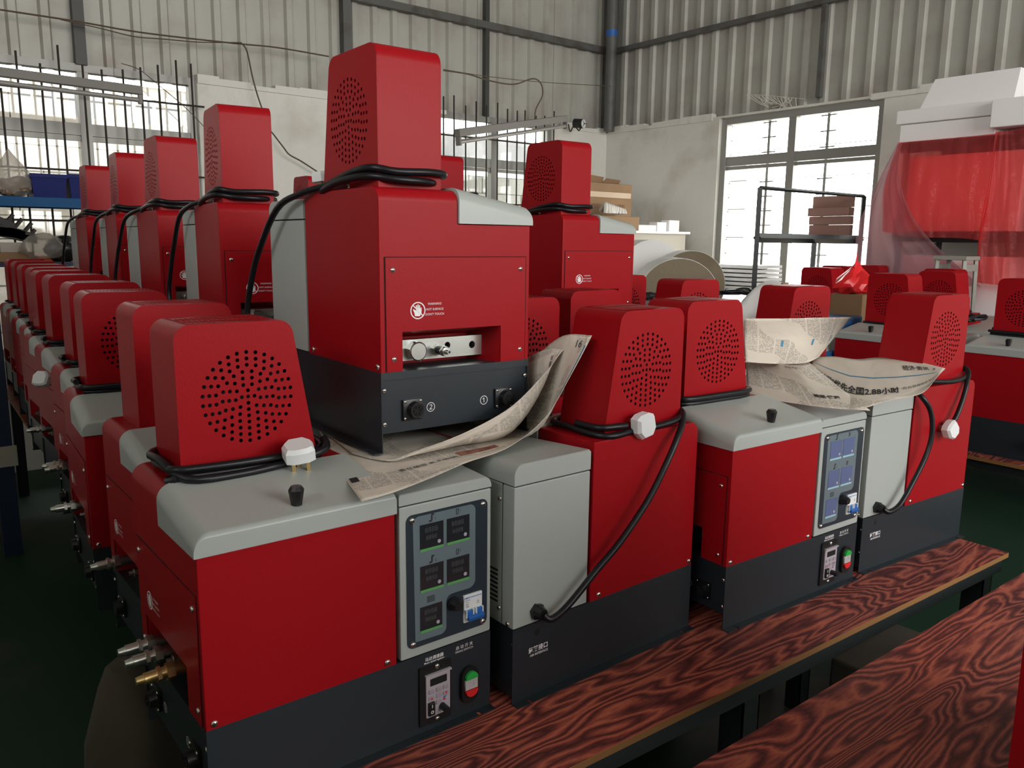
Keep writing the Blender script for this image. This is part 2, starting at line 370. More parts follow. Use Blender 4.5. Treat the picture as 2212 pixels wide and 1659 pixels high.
zr_ = at(1345, 108, x=XR).z; zr2 = at(1762, 2, x=XR).z
steel(5, [(XR, XR+.05, YF, YB, (zr_+zr2)/2-.022, (zr_+zr2)/2+.022)])
for i, u in enumerate((172, 752, 1055)):
    p = at(u, 60, y=YB); steel(6+i, [(p.x-(.022 if u == 1055 else .035), p.x+(.022 if u == 1055 else .035), YB+.01, YB+.08, ZM, ZC)], mat('dark_post%d' % i, (.05, .05, .048), .5) if u != 752 else STEELF)
p = at(1775, 60, x=XR); steel(9, [(XR+.01, XR+.07, p.y-.02, p.y+.02, ZM+.05, ZC)])
# windows: frame with mullion, transom; each pane a part
def window(n, axis, c, a, b, z0, z1, mull, trans, fm=FRAMEW, fw=.05):
    bm = bmesh.new()
    def B(p, q, za, zb, d0=-.02, d1=.05):
        if axis == 'x': box(bm, p, q, c+d0, c+d1, za, zb)
        else: box(bm, c+d0, c+d1, p, q, za, zb)
    B(a, a+fw, z0, z1); B(b-fw, b, z0, z1); B(a+fw, b-fw, z0, z0+fw); B(a+fw, b-fw, z1-fw, z1)
    B(mull-.035, mull+.035, z0+fw, z1-fw, -.015, .045)
    for (p, q) in ((a+fw, mull-.035), (mull+.035, b-fw)): B(p, q, trans-.04, trans+.04, -.01, .04); B(p, q, trans-.075, trans-.045, .0, .03)
    w = st('window_%d' % n, bm, fm)
    for (p, q) in ((a+fw, mull-.035), (mull+.035, b-fw)):
        for (za, zb) in ((z0+fw, trans-.075), (trans+.04, z1-fw)):
            g = bmesh.new()
            if axis == 'x': box(g, p, q, c+.02, c+.024, za, zb)
            else: box(g, c+.02, c+.024, p, q, za, zb)
            obj('pane', g, GLASS, w)
    return w
window(1, 'x', YB+.06, w1l, w1r, WB, w1t, w1m, at(320, 292, y=YB+.06).z)
window(2, 'x', YB+.06, w2l, w2r, WB, w2t, w2m, at(1040, 352, y=YB+.06).z)
w3m = at(1712, 300, x=XR+.06).y
window(3, 'y', XR+.06, w3b, w3a, WB, w3t, w3m, at(1640, 344, x=XR+.06).z, fw=.06)
# outside: whitewashed block yard wall, blocks as parts
yw = bmesh.new(); YO = YB+1.5
zo1 = at(300, 230, y=YO).z
box(yw, XL-2, XR+4, YO+.02, YO+.2, ZF-.1, 1.78); yard = st('wall_outer', yw, MORT)
bm = bmesh.new(); box(bm, .004, .386, -.012, .03, .004, .186, .006); blk = bpy.data.meshes.new('block'); bm.to_mesh(blk); bm.free(); blk.materials.append(BLOCKW)
bmg = bmesh.new(); box(bmg, .004, .386, -.012, .03, .004, .186, .006); blg = bpy.data.meshes.new('block'); bmg.to_mesh(blg); bmg.free(); blg.materials.append(BLOCKG)
for r in range(10):
    z = -.12+r*.19
    for k in range(20):
        x = -1.2+k*.39+(.195 if r % 2 else 0)
        gray = (x > 2.4 and r in (7, 8))
        mesh_obj('block', blg if gray else blk, BLOCKW, yard, (x, YO, z+random.uniform(-.002, .002)))
CAN0 = at(300, 168, y=YB+.6).z
# pierced blocks course on top (left part) and the far bright canopy sheets
for k in range(12):
    bm = bmesh.new(); q = -1.2+k*.39
    me = plate([[(0, 0), (.38, 0), (.38, .37), (0, .37)], rrect(.04, .17, .06, .31, .02, 2), rrect(.21, .34, .06, .31, .02, 2)], .12, fr((q, YO+.08, 1.78), (1, 0, 0), (0, 0, 1)))
    if k < 9: mesh_obj('pierced_block', me, BLOCKW, yard)
bm = bmesh.new(); box(bm, -4, 3.2, YB+.45, YB+.62, CAN0, CAN0+.3); st('trim_10', bm, mat('canopy_board', (.42, .30, .22), .7, var=((.3, .2, .14), 4, .4, .7)))
bm = bmesh.new(); box(bm, -5, 4.4, YB+.30, YB+1.75, 2.75, 2.79); st('trim_12', bm, CLAD)  # unseen roof added over the alley to shade the outer wall
FARZ = at(300, 218, y=YB+2.7).z
bm = bmesh.new(); box(bm, -6, 12, YB+2.6, YB+2.8, -1, FARZ); st('wall_far', bm, mat('far_pale_wall', (.20, .20, .20), .9, var=((.27, .27, .26), 3, .4, .6)))
# window security bars
def grille(name, label, xs, ztops, zbot, y, hz, x0, x1):
    g = empty(name, ((x0+x1)/2, y, zbot), 0, label, 'window grille')
    for x, zt in zip(xs, ztops):
        bm = bmesh.new(); cyl(bm, (x-(x0+x1)/2, 0, 0), (x-(x0+x1)/2, random.uniform(-.004, .004), zt-zbot), .007, n=8); obj('bar', bm, REBAR, g)
    for z in hz:
        bm = bmesh.new(); cyl(bm, (x0-(x0+x1)/2, -.012, z-zbot), (x1-(x0+x1)/2, -.012, z-zbot), .007, n=8); obj('cross_bar', bm, REBAR, g)
YG = YB-.06
U1 = [(0, 190), (38, 110), (88, 137), (128, 98), (178, 140), (218, 150), (263, 150), (301, 145), (338, 140), (377, 130), (409, 137)]
grille('window_grille', 'rusty upright bars fixed across the wide window at far left', [at(u+12, 300, y=YG).x for u, v in U1], [at(u, v, y=YG).z for u, v in U1], WB, YG,
       [at(350, 222, y=YG).z, at(120, 366, y=YG).z, at(60, 475, y=YG).z], at(-60, 300, y=YG).x, at(440, 230, y=YG).x)
U2 = [(958, 208), (981, 206), (1006, 228), (1028, 219), (1051, 228), (1075, 222), (1096, 235), (1117, 239), (1134, 238), (1157, 250), (1176, 250), (1196, 240)]
grille('window_grille', 'thin black bars across the middle window behind the tallest red cover', [at(u, 300, y=YG).x for u, v in U2], [at(u, v, y=YG).z for u, v in U2], WB, YG,
       [at(1060, 302, y=YG).z, at(1060, 440, y=YG).z], at(900, 300, y=YG).x, at(1200, 300, y=YG).x)
XG = XR+.16
g3 = empty('window_grille', (XG, (w3a+w3b)/2, WB), 0, 'spiky security grille outside the bright right-hand window', 'window grille')
for u in (1563, 1655, 1780):
    y = at(u, 400, x=XG).y-(w3a+w3b)/2; bm = bmesh.new(); cyl(bm, (0, y, 0), (0, y, w3t-WB+.1), .012, n=6)
    for k in range(15): zz = .08+k*.128; cyl(bm, (0, y-.07, zz), (0, y+.07, zz), .006, n=5)
    obj('bar', bm, STEELF, g3)
for k in range(9):
    bm = bmesh.new(); cyl(bm, (.01, w3b-(w3a+w3b)/2, .1+k*.256), (.01, w3a-(w3a+w3b)/2, .1+k*.256), .003, n=5); obj('cross_bar', bm, STEELF, g3)

# ================================================================== BENCHES
def bench(name, label, poly, zt=0.0, legs=(), group=None, cat='bench', frame=True):
    """poly: four top corners anticlockwise"""
    c = sum((Vector((*p, 0)) for p in poly), Vector())/4
    b = empty(name, (c.x, c.y, ZF), 0, label, cat, group)
    P = [Vector((p[0]-c.x, p[1]-c.y, 0)) for p in poly]; zz = zt-ZF
    bm = bmesh.new(); lo = [bm.verts.new(p+Vector((0, 0, zz-.014))) for p in P]; hi = [bm.verts.new(p+Vector((0, 0, zz))) for p in P]
    bm.faces.new(hi).material_index = 0; bm.faces.new(lo[::-1]).material_index = 1
    for i in range(4): bm.faces.new((lo[i], lo[(i+1) % 4], hi[(i+1) % 4], hi[i])).material_index = 1
    obj('bench_top', bm, [WOOD, PLY], b)
    if frame:
        for i in range(4):
            a, d = P[i]*.975, P[(i+1) % 4]*.975; bm = bmesh.new(); w = (d-a).normalized(); n = Vector((w.y, -w.x, 0))*.004
            v = [bm.verts.new(q) for q in (a-n+Vector((0, 0, zz-.05)), d-n+Vector((0, 0, zz-.05)), d-n+Vector((0, 0, zz-.0145)), a-n+Vector((0, 0, zz-.0145)), a+n+Vector((0, 0, zz-.05)), d+n+Vector((0, 0, zz-.05)), d+n+Vector((0, 0, zz-.0145)), a+n+Vector((0, 0, zz-.0145)))]
            for q in ((0, 1, 2, 3), (7, 6, 5, 4), (0, 4, 5, 1), (1, 5, 6, 2), (2, 6, 7, 3), (3, 7, 4, 0)): bm.faces.new([v[k] for k in q])
            obj('frame_rail', bm, DKSTEEL, b)
        for (x, y) in legs:
            bm = bmesh.new(); x -= c.x; y -= c.y; box(bm, x-.028, x+.028, y-.028, y-.024, 0, zz-.0145); box(bm, x-.028, x-.024, y-.028, y+.028, 0, zz-.0145); box(bm, x+.024, x+.028, y-.028, y+.028, 0, zz-.0145)
            obj('leg', bm, DKSTEEL, b)
    return b
def e1(x): return -.213-.0325*x
bench('long_bench', 'dark red grained plywood bench under the nearest row of machines', [(.05, e1(.05)), (2.165, e1(2.165)), (2.185, .37), (.07, .40)],
      legs=[(.50, -.12), (1.02, -.205), (2.08, -.24), (1.02, .3), (2.1, .3)])
bench('long_bench', 'bench behind the nearest one, hidden beneath the second and third machine rows', [(.10, .42), (2.72, .38), (2.72, 1.78), (.14, 1.80)], legs=[(.6, .5), (2.2, .5), (.6, 1.7), (2.2, 1.7)])
bench('long_bench', 'far bench beneath the machines nearest the blue shelf', [(.16, 1.82), (2.4, 1.80), (2.4, 4.72), (.26, 4.72)], legs=[(.6, 1.92), (2.2, 1.92), (.34, 4.6), (2.2, 4.6)])
bench('work_bench', 'empty glossy bench with swirling orange-red wood grain, bottom right', [(.30, -1.45), (2.75, -1.45), (2.75, -.372), (.30, -.352)], legs=[(2.6, -.45), (.45, -.45)])
bench('long_bench', 'bench at right with a plain ply edge, carrying machines turned sideways', [(3.215, -.35), (5.14, -.35), (5.14, 1.87), (3.26, 1.87)], legs=[(3.32, -.2), (3.4, 1.65), (4.8, -.2)])
bench('long_bench', 'bench holding the blue machines below the foam rolls', [(2.76, 1.9), (4.40, 1.9), (4.40, 3.86), (2.76, 3.86)], legs=[(2.9, 2.0), (4.3, 2.0), (2.9, 3.7)])

# ================================================================== MACHINE
L, W, HB, ZL, ZS, ZT, ZR = .52, .3358, .15, .417, .4266, .4664, .479
XC, YL, ZP = .3208, .171, .3558
TX0, TX1, TX1T, TY0, TY1, ZTOP = .039, .2733, .2353, .1834, .3138, .7277
def screw_mesh():
    bm = bmesh.new(); n = 10
    for k, (r, z) in enumerate(((.0052, 0), (.0052, .0008), (.0043, .0022), (.002, .0031))):
        R = [bm.verts.new((r*math.cos(2*PI*i/n), r*math.sin(2*PI*i/n), z)) for i in range(n)]
        if k:
            for i in range(n): bm.faces.new((P[i], P[(i+1) % n], R[(i+1) % n], R[i]))
        P = R
    bm.faces.new(P)
    for a in (0, PI/2):
        q = Matrix.Rotation(a+.4, 4, 'Z'); vs = [bm.verts.new(q @ Vector(p)) for p in ((-.0028, -.0005, .0033), (.0028, -.0005, .0033), (.0028, .0005, .0033), (-.0028, .0005, .0033))]; bm.faces.new(vs).material_index = 1
    me = bpy.data.meshes.new('screw'); bm.to_mesh(me); bm.free(); me.materials.append(CHROME); me.materials.append(DARK); sm(me, 60); return me
SCREW = screw_mesh()
def screw(parent, p, n, s=1.0):
    o = bpy.data.objects.new('screw', SCREW); COL.objects.link(o); o.parent = parent; o.location = p
    o.rotation_mode = 'QUATERNION'; o.rotation_quaternion = Vector(n).to_track_quat('Z', 'Y'); o.scale = (s, s, s); return o
def flat(name, loops, th, mtx, m, parent, label=None, smooth=None):
    me = plate(loops, th, mtx)
    if smooth: sm(me, smooth)
    return mesh_obj(name, me, m, parent, None, label)
FY = lambda y: fr((0, y, 0), (1, 0, 0), (0, 0, 1))             # plates in xz seen from -y (normal -y)
def wn(o):
    m = o.modifiers.new('n', 'WEIGHTED_NORMAL'); m.weight = 100; m.keep_sharp = True; return o
def build_machine():
    t = empty('glue_machine')
    # --- base of folded black sheet
    bm = bmesh.new(); th = .002
    for (ya, yb) in ((0, th), (W-th, W)):
        box(bm, 0, L, ya, yb, .0015, HB)
    box(bm, .004, L-.003, th, W-th, .036, .038)                 # tray
    box(bm, .004, .006, th, W-th, .038, HB); box(bm, L-.006, L-.004, th, W-th, .012, HB)
    box(bm, 0, L, th, W-th, HB-.002, HB); box(bm, 0, .004, th, W-th, HB-.014, HB-.002)
    for s, (ya, yb) in ((-1, (-.018, th)), (1, (W-th, W+.018))):
        segs = [0.0, .030, .038, L-.038, L-.030, L]
        for i in (0, 2, 4): box(bm, segs[i], segs[i+1], ya, yb, 0, .0022)
        for i in (1, 3): box(bm, segs[i], segs[i+1], *(((-.006, th)) if s < 0 else (W-th, W+.006)), 0, .0022)
    base = obj('base', bm, BLACK, t)
    for p in ((.0, .0065, .117), (0, .3285, .117), (0, .3285, .054), (0, .0065, .054)): screw(t, (.002, p[1], p[2]), (-1, 0, 0), .9)
    for p in ((L, .33, .118), (L, .33, .055), (L, .006, .118), (L, .006, .055)): screw(t, (L-.004, p[1], p[2]), (1, 0, 0), .7)
    # --- sockets and their numbers
    for (yc, num) in ((.2715, '②'), (.062, '①')):
        bm = bmesh.new(); box(bm, -.002, .004, yc-.0205, yc+.0205, .057, .096, .0008); cyl(bm, (-.002, yc-.003, .0765), (-.015, yc-.003, .0765), .0155, .0145, 20)
        so = obj('socket', bm, PLASTICB, t, 35)
        bm = bmesh.new(); cyl(bm, (-.0148, yc-.003, .0765), (-.0155, yc-.003, .0765), .0115, .0115, 16)
        for k in range(6): a = k*PI/3; cyl(bm, (-.0155, yc-.003+.007*math.cos(a), .0765+.007*math.sin(a)), (-.018, yc-.003+.007*math.cos(a), .0765+.007*math.sin(a)), .0016, n=6, mi=1)
        obj('socket_insert', bm, [DARK, PLASTICB], so)
        for dy in (-.0165, .0165):
            for dz in (-.0155, .0155): screw(so, (-.002, yc+dy, .0765+dz), (-1, 0, 0), .55)
        yn = .2298 if num == '②' else .1074
        me = text_me(num, .022, fr((.0035, yn, .0745), (0, -1, 0), (0, 0, 1))); mesh_obj('printed_number', me, INK, t)
    # --- red body with outlet recess
    bm = bmesh.new(); out = [(.0, HB), (W, HB), (W, ZR), (YL, ZR), (YL, ZL), (0, ZL)]
    a = [bm.verts.new((0, y, z)) for y, z in out]; b = [bm.verts.new((XC, y, z)) for y, z in out]; n = 6
    for i in range(n): bm.faces.new((a[i], a[(i+1) % n], b[(i+1) % n], b[i]))
    bm.faces.new(a[::-1]); bm.faces.new(b); bmesh.ops.recalc_face_normals(bm, faces=bm.faces[:])
    bm.edges.ensure_lookup_table()
    big = [e for e in bm.edges if all(abs(v.co.x) < 1e-6 and abs(v.co.z-ZR) < 1e-6 for v in e.verts)]
    bmesh.ops.bevel(bm, geom=big, offset=.024, segments=6, profile=.5, affect='EDGES')
    sh = [e for e in bm.edges if e.is_valid and len(e.link_faces) == 2 and e.calc_face_angle(0) > .9 and not all(abs(v.co.z-HB) < 1e-6 for v in e.verts)]
    bmesh.ops.bevel(bm, geom=sh, offset=.0022, segments=2, profile=.5, affect='EDGES', clamp_overlap=True)
    body = obj('body', bm, RED, t, 30)
    bm = bmesh.new(); y0, y1, zt_ = .0775, .282, .2188
    P = [(-.01, y0-.008, HB-.01), (-.01, y1+.012, HB-.01), (-.01, y1+.012, zt_+.006), (-.01, y0-.008, zt_+.006)]; Q = [(.085, y0+.017, HB-.01), (.085, y1-.014, HB-.01), (.085, y1-.014, zt_-.017), (.085, y0+.017, zt_-.017)]
    loft(bm, P, Q); cut = obj('cut', bm, RED)
    mo = body.modifiers.new('b', 'BOOLEAN'); mo.operation = 'DIFFERENCE'; mo.solver = 'EXACT'; mo.object = cut
    me = bpy.data.meshes.new_from_object(body.evaluated_get(bpy.context.evaluated_depsgraph_get())); body.modifiers.clear(); body.data = me; bpy.data.objects.remove(cut); sm(me, 30); wn(body)
    # --- end panel (thin plate with outlet opening) on the outlet end
    me = plate([[(-.0115, HB+.001), (-(y0-.006), HB+.001), (-(y0-.006), zt_+.004), (-(y1+.010), zt_+.004), (-(y1+.010), HB+.001), (-(W-.0115), HB+.001), (-(W-.0115), ZP), (-.0115, ZP)]], .0014, fr((-.0012, 0, 0), (0, -1, 0), (0, 0, 1)))
    ep = mesh_obj('end_panel', me, RED, t)
    g = bmesh.new()
    for (ya, yb, za, zb) in ((.009, W-.009, ZP, ZP+.0016), (.009, .0108, HB, ZP), (W-.0108, W-.009, HB, ZP)): box(g, -.0004, .0004, ya, yb, za, zb)
    obj('panel_gap', g, DARK, ep)
    for p in ((.310, .334), (.0244, .333), (.3094, .1736), (.0236, .1727)): screw(ep, (-.002, *p), (-1, 0, 0))
    # warning print
    mes = [plate([circ(-.2594, .260, .0158, 28), circ(-.2594, .260, .0138, 28)], .0002, fr((-.0022, 0, 0), (0, -1, 0), (0, 0, 1)))]
    c = Vector((-.2594, .260))
    def hp(p): return [(c.x+a, c.y+b) for a, b in p]
    mes.append(plate([hp([(-.006, -.010), (.004, -.0105), (.0075, -.004), (.0078, .005), (.0062, .0055), (.0052, .0005), (.0046, .0095), (.0028, .0098), (.0022, .001), (.0014, .0115), (-.0006, .0115), (-.0008, .001), (-.0022, .0100), (-.0042, .0095), (-.0036, .000), (-.006, .0012), (-.0098, .0032), (-.0104, .0018), (-.0075, -.004)])], .0002, fr((-.0021, 0, 0), (0, -1, 0), (0, 0, 1))))
    mes.append(plate([hp([(-.0105, .0085), (-.0092, .0100), (.0108, -.0090), (.0095, -.0105)])], .0002, fr((-.0026, 0, 0), (0, -1, 0), (0, 0, 1))))
    for s, z in (('WARNING!', .2712), ('HOT SURFACE', .2612), ("DON'T TOUCH", .2520)): mes.append(text_me(s, .0058, fr((-.0024, .2235, z), (0, -1, 0), (0, 0, 1))))
    j = join_me(mes); me = bpy.data.meshes.new('warning_print'); j.to_mesh(me); j.free(); mesh_obj('warning_print', me, INK, ep)
    # --- manifold block and fittings
    me = plate([[(-.06, .161), (-.06, .2008), (-.30, .2008), (-.30, .161)], circ(-.1075, .1822, .0072, 16), circ(-.1653, .1848, .0066, 16)], .012, fr((.052, 0, 0), (0, -1, 0), (0, 0, 1)))
    mb = mesh_obj('manifold_block', me, STEEL, t)
    bm = bmesh.new(); box(bm, .059, .064, .07, .29, .163, .199); obj('block_core', bm, DARK, mb)
    bm = bmesh.new(); cyl(bm, (.046, .2405, .1795), (.030, .2405, .1795), .0195, n=6); cyl(bm, (.030, .2405, .1795), (.028, .2405, .1795), .0185, .0160, 24); obj('hex_plug', bm, STEEL, mb, 30)
    def fitting(y, z, long=0):
        bm = bmesh.new(); cyl(bm, (.046, y, z), (.038, y, z), .0125, n=6); cyl(bm, (.038, y, z), (.020-long, y, z), .0088, n=14, mi=1); cyl(bm, (.020-long, y, z), (.018-long, y, z), .0102, n=16)
        cyl(bm, (.018-long, y, z), (.010-long, y, z), .0098, n=6); cyl(bm, (.010-long, y, z), (.0-long, y, z), .0052, .0046, 14); cyl(bm, (.0002-long, y, z), (-.0006-long, y, z), .0024, n=10, mi=1)
        return obj('hose_fitting', bm, [STEEL, DKSTEEL], mb, 30)
    fitting(.190, .178)
    # --- lid, loft of two cross-sections
    def lid_prof(y, zt, r, x1=XC+.002): return [(-.004+(0), y, ZL+.001)]+[(p, y, q) for p, q in arc(-.004+r, zt-r, r, 180, 90, 7)]+[(x1-.004, y, zt), (x1, y, zt-.004), (x1, y, ZL+.001)]
    bm = bmesh.new(); A_, B_ = lid_prof(-.003, .4475, .022), lid_prof(YL-.001, ZR+.005, .026); A2 = lid_prof(.002, .4535, .026); A0 = lid_prof(-.004, .4445, .020)
    rings = [[bm.verts.new(p) for p in q] for q in (A0, A_, A2, B_)]
    for R1, R2 in zip(rings, rings[1:]):
        for i in range(len(R1)): bm.faces.new((R1[i], R1[(i+1) % len(R1)], R2[(i+1) % len(R1)], R2[i]))
    bm.faces.new(rings[0][::-1]); bm.faces.new(rings[-1]); lid = wn(obj('lid', bm, GREY, t, 42))
    bm = bmesh.new(); zk = .4595; xk, yk = .163, .026; cyl(bm, (xk, yk, zk-.002), (xk, yk, zk+.022), .0085, .0125, 10); cyl(bm, (xk, yk, zk+.022), (xk, yk, zk+.028), .0125, .0085, 10); obj('lid_knob', bm, PLASTICB, lid)
    # --- control cabinet and cap
    X2 = XC+.008
    bm = bmesh.new(); box(bm, X2, L, .0, W, HB+.001, ZS-.0015, .003); cab = wn(obj('control_cabinet', bm, GREY, t, 42))
    g = bmesh.new(); box(g, X2+.003, L-.003, .003, W-.003, ZS-.003, ZS+.003); box(g, L-.001, L+.0004, W-.034, W-.0325, HB+.005, ZS); obj('cabinet_seam', g, DARK, cab)
    g = bmesh.new()
    for k in range(8): box(g, L-.001, L+.0005, .255, .290, .190+k*.0088, .1945+k*.0088, .0008)
    obj('vent_slots', g, DARK, cab)
    for p in ((.294, .395), (.294, .181), (.320, .158), (.03, .158)): screw(t, (L, *p), (1, 0, 0))
    def cap_prof(y, zt, r): return [(X2, y, ZS+.001), (X2, y, zt-.003), (X2+.003, y, zt)]+[(p, y, q) for p, q in arc(L-r, zt-r, r, 90, 0, 7)]+[(L, y, ZS+.001)]
    bm = bmesh.new(); rings = [[bm.verts.new(p) for p in q] for q in (cap_prof(-.0, ZT-.021, .014), cap_prof(.0025, ZT-.0185, .015), cap_prof(W-.0025, ZT+.001, .020), cap_prof(W, ZT-.001, .019))]
    for R1, R2 in zip(rings, rings[1:]):
        for i in range(len(R1)): bm.faces.new((R1[i], R1[(i+1) % len(R1)], R2[(i+1) % len(R1)], R2[i]))
    bm.faces.new(rings[0][::-1]); bm.faces.new(rings[-1]); wn(obj('cabinet_cap', bm, GREY, t, 42))
    # --- control panel
    cp = flat('control_panel', [rrect(.3415, .5105, .1685, .4085, .012)], .0016, FY(-.0010), PANEL, t)
    xs, xe = .354, .4835
    inl = [(xs+.003, .179), *arc(.409, .190, .012, 270, 360, 5)[0:], (.421, .236), *[(.433-.012*math.cos(a), .236+.012*math.sin(a)) for a in [PI/2*i/5 for i in range(6)]], *arc(xe-.014, .262, .014, 270, 360, 5), *arc(xe-.012, .392, .012, 0, 90, 5), *arc(xs+.012, .392, .012, 90, 180, 5)]
    flat('panel_inlay', [inl], .0004, FY(-.0020), INLAY, cp)
    for x, z in ((.3525, .399), (.5005, .399), (.3525, .1755), (.5005, .1755)): screw(cp, (x, -.0018, z), (0, -1, 0), 1.05)
    for i, (x0, x1, z0, z1) in enumerate(((.3675, .4150, .341, .3875), (.4220, .4700, .341, .3875), (.3675, .4150, .267, .3135), (.4220, .4700, .267, .3135), (.3665, .4120, .193, .2395))):
        me = plate([[(x0, z0), (x1, z0), (x1, z1), (x0, z1)]], .0006, FY(-.0026)); mesh_obj('temperature_display', me, DISP, cp)
        mes = [text_me('8888', .0135, fr(((x0+x1)/2-.001, -.0030, z1-.0115), (1, 0, 0), (0, 0, 1))), text_me('8888', .0115, fr(((x0+x1)/2-.001, -.0030, z1-.025), (1, 0, 0), (0, 0, 1)))]
        j = join_me(mes); me = bpy.data.meshes.new('display_digits'); j.to_mesh(me); j.free(); mesh_obj('display_digits', me, DISPG, cp)
        g = bmesh.new(); box(g, x0+.0, x1, -.0032, -.0026, z0-.0012, z0+.0034); obj('green_strip', g, GREEN, cp)
        g = bmesh.new(); cyl(g, (x1-.009, -.0028, z0+.011), (x1-.009, -.0034, z0+.011), .0034, n=14); obj('indicator_dot', g, SILVER, cp)
    mes = []
    for x, z, n_ in ((.392, .397, '1'), (.392, .3225, '2')):
        mes.append(plate([[(x-.006, z-.007), (x-.001, z-.007), (x+.001, z-.004), (x+.001, z+.004), (x+.004, z+.004), (x+.004, z+.007), (x-.001, z+.007), (x-.002, z+.004), (x-.002, z-.004), (x-.006, z-.004)]], .0003, FY(-.0026)))
        mes.append(text_me(n_, .007, fr((x+.007, -.0027, z-.003), (1, 0, 0), (0, 0, 1))))
    for x, z, n_ in ((.445, .397, '1'), (.445, .3235, '2')):
        mes.append(plate([[(x-.003, z-.005), (x+.002, z-.005), (x+.002, z+.005), (x-.003, z+.005)], [(x-.002, z-.004), (x+.001, z-.004), (x+.001, z+.004), (x-.002, z+.004)]], .0003, FY(-.0026)))
        mes.append(text_me(n_, .006, fr((x+.005, -.0027, z+.001), (1, 0, 0), (0, 0, 1))))
    for k in range(4): mes.append(plate([[(.381, .2455+k*.003), (.397, .2455+k*.003), (.397, .247+k*.003), (.381, .247+k*.003)]], .0003, FY(-.0026)))
    j = join_me(mes); me = bpy.data.meshes.new('panel_symbols'); j.to_mesh(me); j.free(); mesh_obj('panel_symbols', me, INKB, cp)
    g = bmesh.new(); cyl(g, (.435, -.002, .2295), (.435, -.008, .2295), .0125, n=20); cyl(g, (.435, -.008, .2295), (.435, -.021, .2295), .0115, .0085, 8); obj('selector_knob', g, PLASTICB, cp)
    brk = empty_part('circuit_breaker', cp) if False else None
    g = bmesh.new(); box(g, .4565, .4965, -.006, -.0015, .1855, .2375, .0008)
    for x in (.4575, .4725, .479, .4935): box(g, x, x+.0022, -.012, -.005, .196, .211, .0006)
    bk = obj('circuit_breaker', g, WHITEP, cp)
    j = join_me([plate([[(.469, .2315), (.495, .2315), (.495, .2327), (.469, .2327)]], .0002, FY(-.0063)), text_me('CHNT', .0042, fr((.4628, -.0063, .2318), (1, 0, 0), (0, 0, 1)), bold=.0002)])
    me = bpy.data.meshes.new('breaker_print'); j.to_mesh(me); j.free(); mesh_obj('breaker_print', me, BLUEP, cp)
    j = join_me([text_me(s, .0032, fr((.4635, -.0063, z), (1, 0, 0), (0, 0, 1))) for s, z in (('DZ47-60', .2272), ('C32', .2232), ('400V', .2192), ('6000', .2152))]+[text_me('⎍', .008, fr((.487, -.0063, .219), (1, 0, 0), (0, 0, 1)))])
    me = bpy.data.meshes.new('breaker_rating'); j.to_mesh(me); j.free(); mesh_obj('breaker_rating', me, INKB, cp)
    g = bmesh.new()
    for x in (.4600, .4815): box(g, x, x+.012, -.011, -.005, .197, .209, .001)
    m4 = Matrix.Translation((0, -.0125, .1955)) @ Matrix.Rotation(.35, 4, 'X'); box(g, .4600, .4945, -.0045, .0045, -.0035, .0045, .001)
    for v in g.verts:
        if v.co.z < .05: v.co = m4 @ v.co
    obj('breaker_toggle', g, BLUEP, cp)
    # --- speed controller
    spd = flat('speed_controller', [rrect(.3635, .4295, .0150, .1275, .002, 2)], .0040, FY(-.002), PLASTICB, t)
    flat('controller_face', [rrect(.3755, .4255, .0300, .1090, .001, 1)], .0030, FY(-.0050), SILVER, spd)
    g = bmesh.new(); box(g, .3735, .4275, -.0095, -.003, .1085, .1115); obj('face_hood', g, SILVER, spd)
    flat('controller_screen', [rrect(.3835, .4185, .0885, .1020, .001, 1)], .0006, FY(-.0068), DARK, spd)
    for i, (x, z) in enumerate(((.3855, .0785), (.4010, .0785), (.4160, .0785), (.3855, .0655), (.4010, .0665), (.4160, .0665), (.4010, .0545))):
        g = bmesh.new(); box(g, x-.0055, x+.0055, -.0082, -.0064, z-.0042, z+.0042, .0008); obj('key', g, KEYB, spd)
    g = bmesh.new(); box(g, .3785, .3915, -.011, -.0064, .0340, .0590, .001); obj('rocker_switch', g, PLASTICB, spd)
    j = join_me([text_me('I', .008, fr((.385, -.0112, .052), (1, 0, 0), (0, 0, 1)), bold=.0003), text_me('O', .008, fr((.385, -.0112, .041), (1, 0, 0), (0, 0, 1)), bold=.0003)])
    me = bpy.data.meshes.new('switch_marks'); j.to_mesh(me); j.free(); mesh_obj('switch_marks', me, INK, spd)
    g = bmesh.new(); cyl(g, (.4085, -.0064, .0430), (.4085, -.024, .0430), .0068, .0058, 16); obj('speed_knob', g, PLASTICB, spd, 35)
    mes = [text_me(s, .006, fr((x, -.0067, z), (1, 0, 0), (0, 0, 1))) for s, x, z in (('▲', .3855, .0655), ('▼', .4160, .0665))]
    for q in mes:
        for v in q.vertices: v.co.y = -.0084
    j = join_me(mes+[plate([[(.410, .0535), (.416, .0530), (.4155, .0560), (.411, .0560)]], .0003, FY(-.0067))]); me = bpy.data.meshes.new('red_marks'); j.to_mesh(me); j.free(); mesh_obj('red_marks', me, REDB, spd)
    flat('blue_mark', [[(.4095, .0570), (.4140, .0570), (.4190, .0615), (.4130, .0600)]], .0003, FY(-.0067), BLUEP, spd)
    for x, z in ((.3998, .1215), (.3998, .0205)): screw(spd, (x, -.004, z), (0, -1, 0), .9)
    # --- two-colour start switch
    sw = flat('start_switch', [rrect(.4510, .4880, .0270, .0985, .0185, 8)], .008, FY(-.004), PLASTICB, t)
    a = arc(.4700, .0765, .0135, 0, 180, 10); flat('green_button', [a], .006, FY(-.0105), GREENB, sw)
    flat('clear_lens', [[(.4565, .0560), (.4835, .0560), (.4835, .0755), (.4565, .0755)], circ(.4700, .0660, .0055, 14)], .004, FY(-.0095), CLEARB, sw)
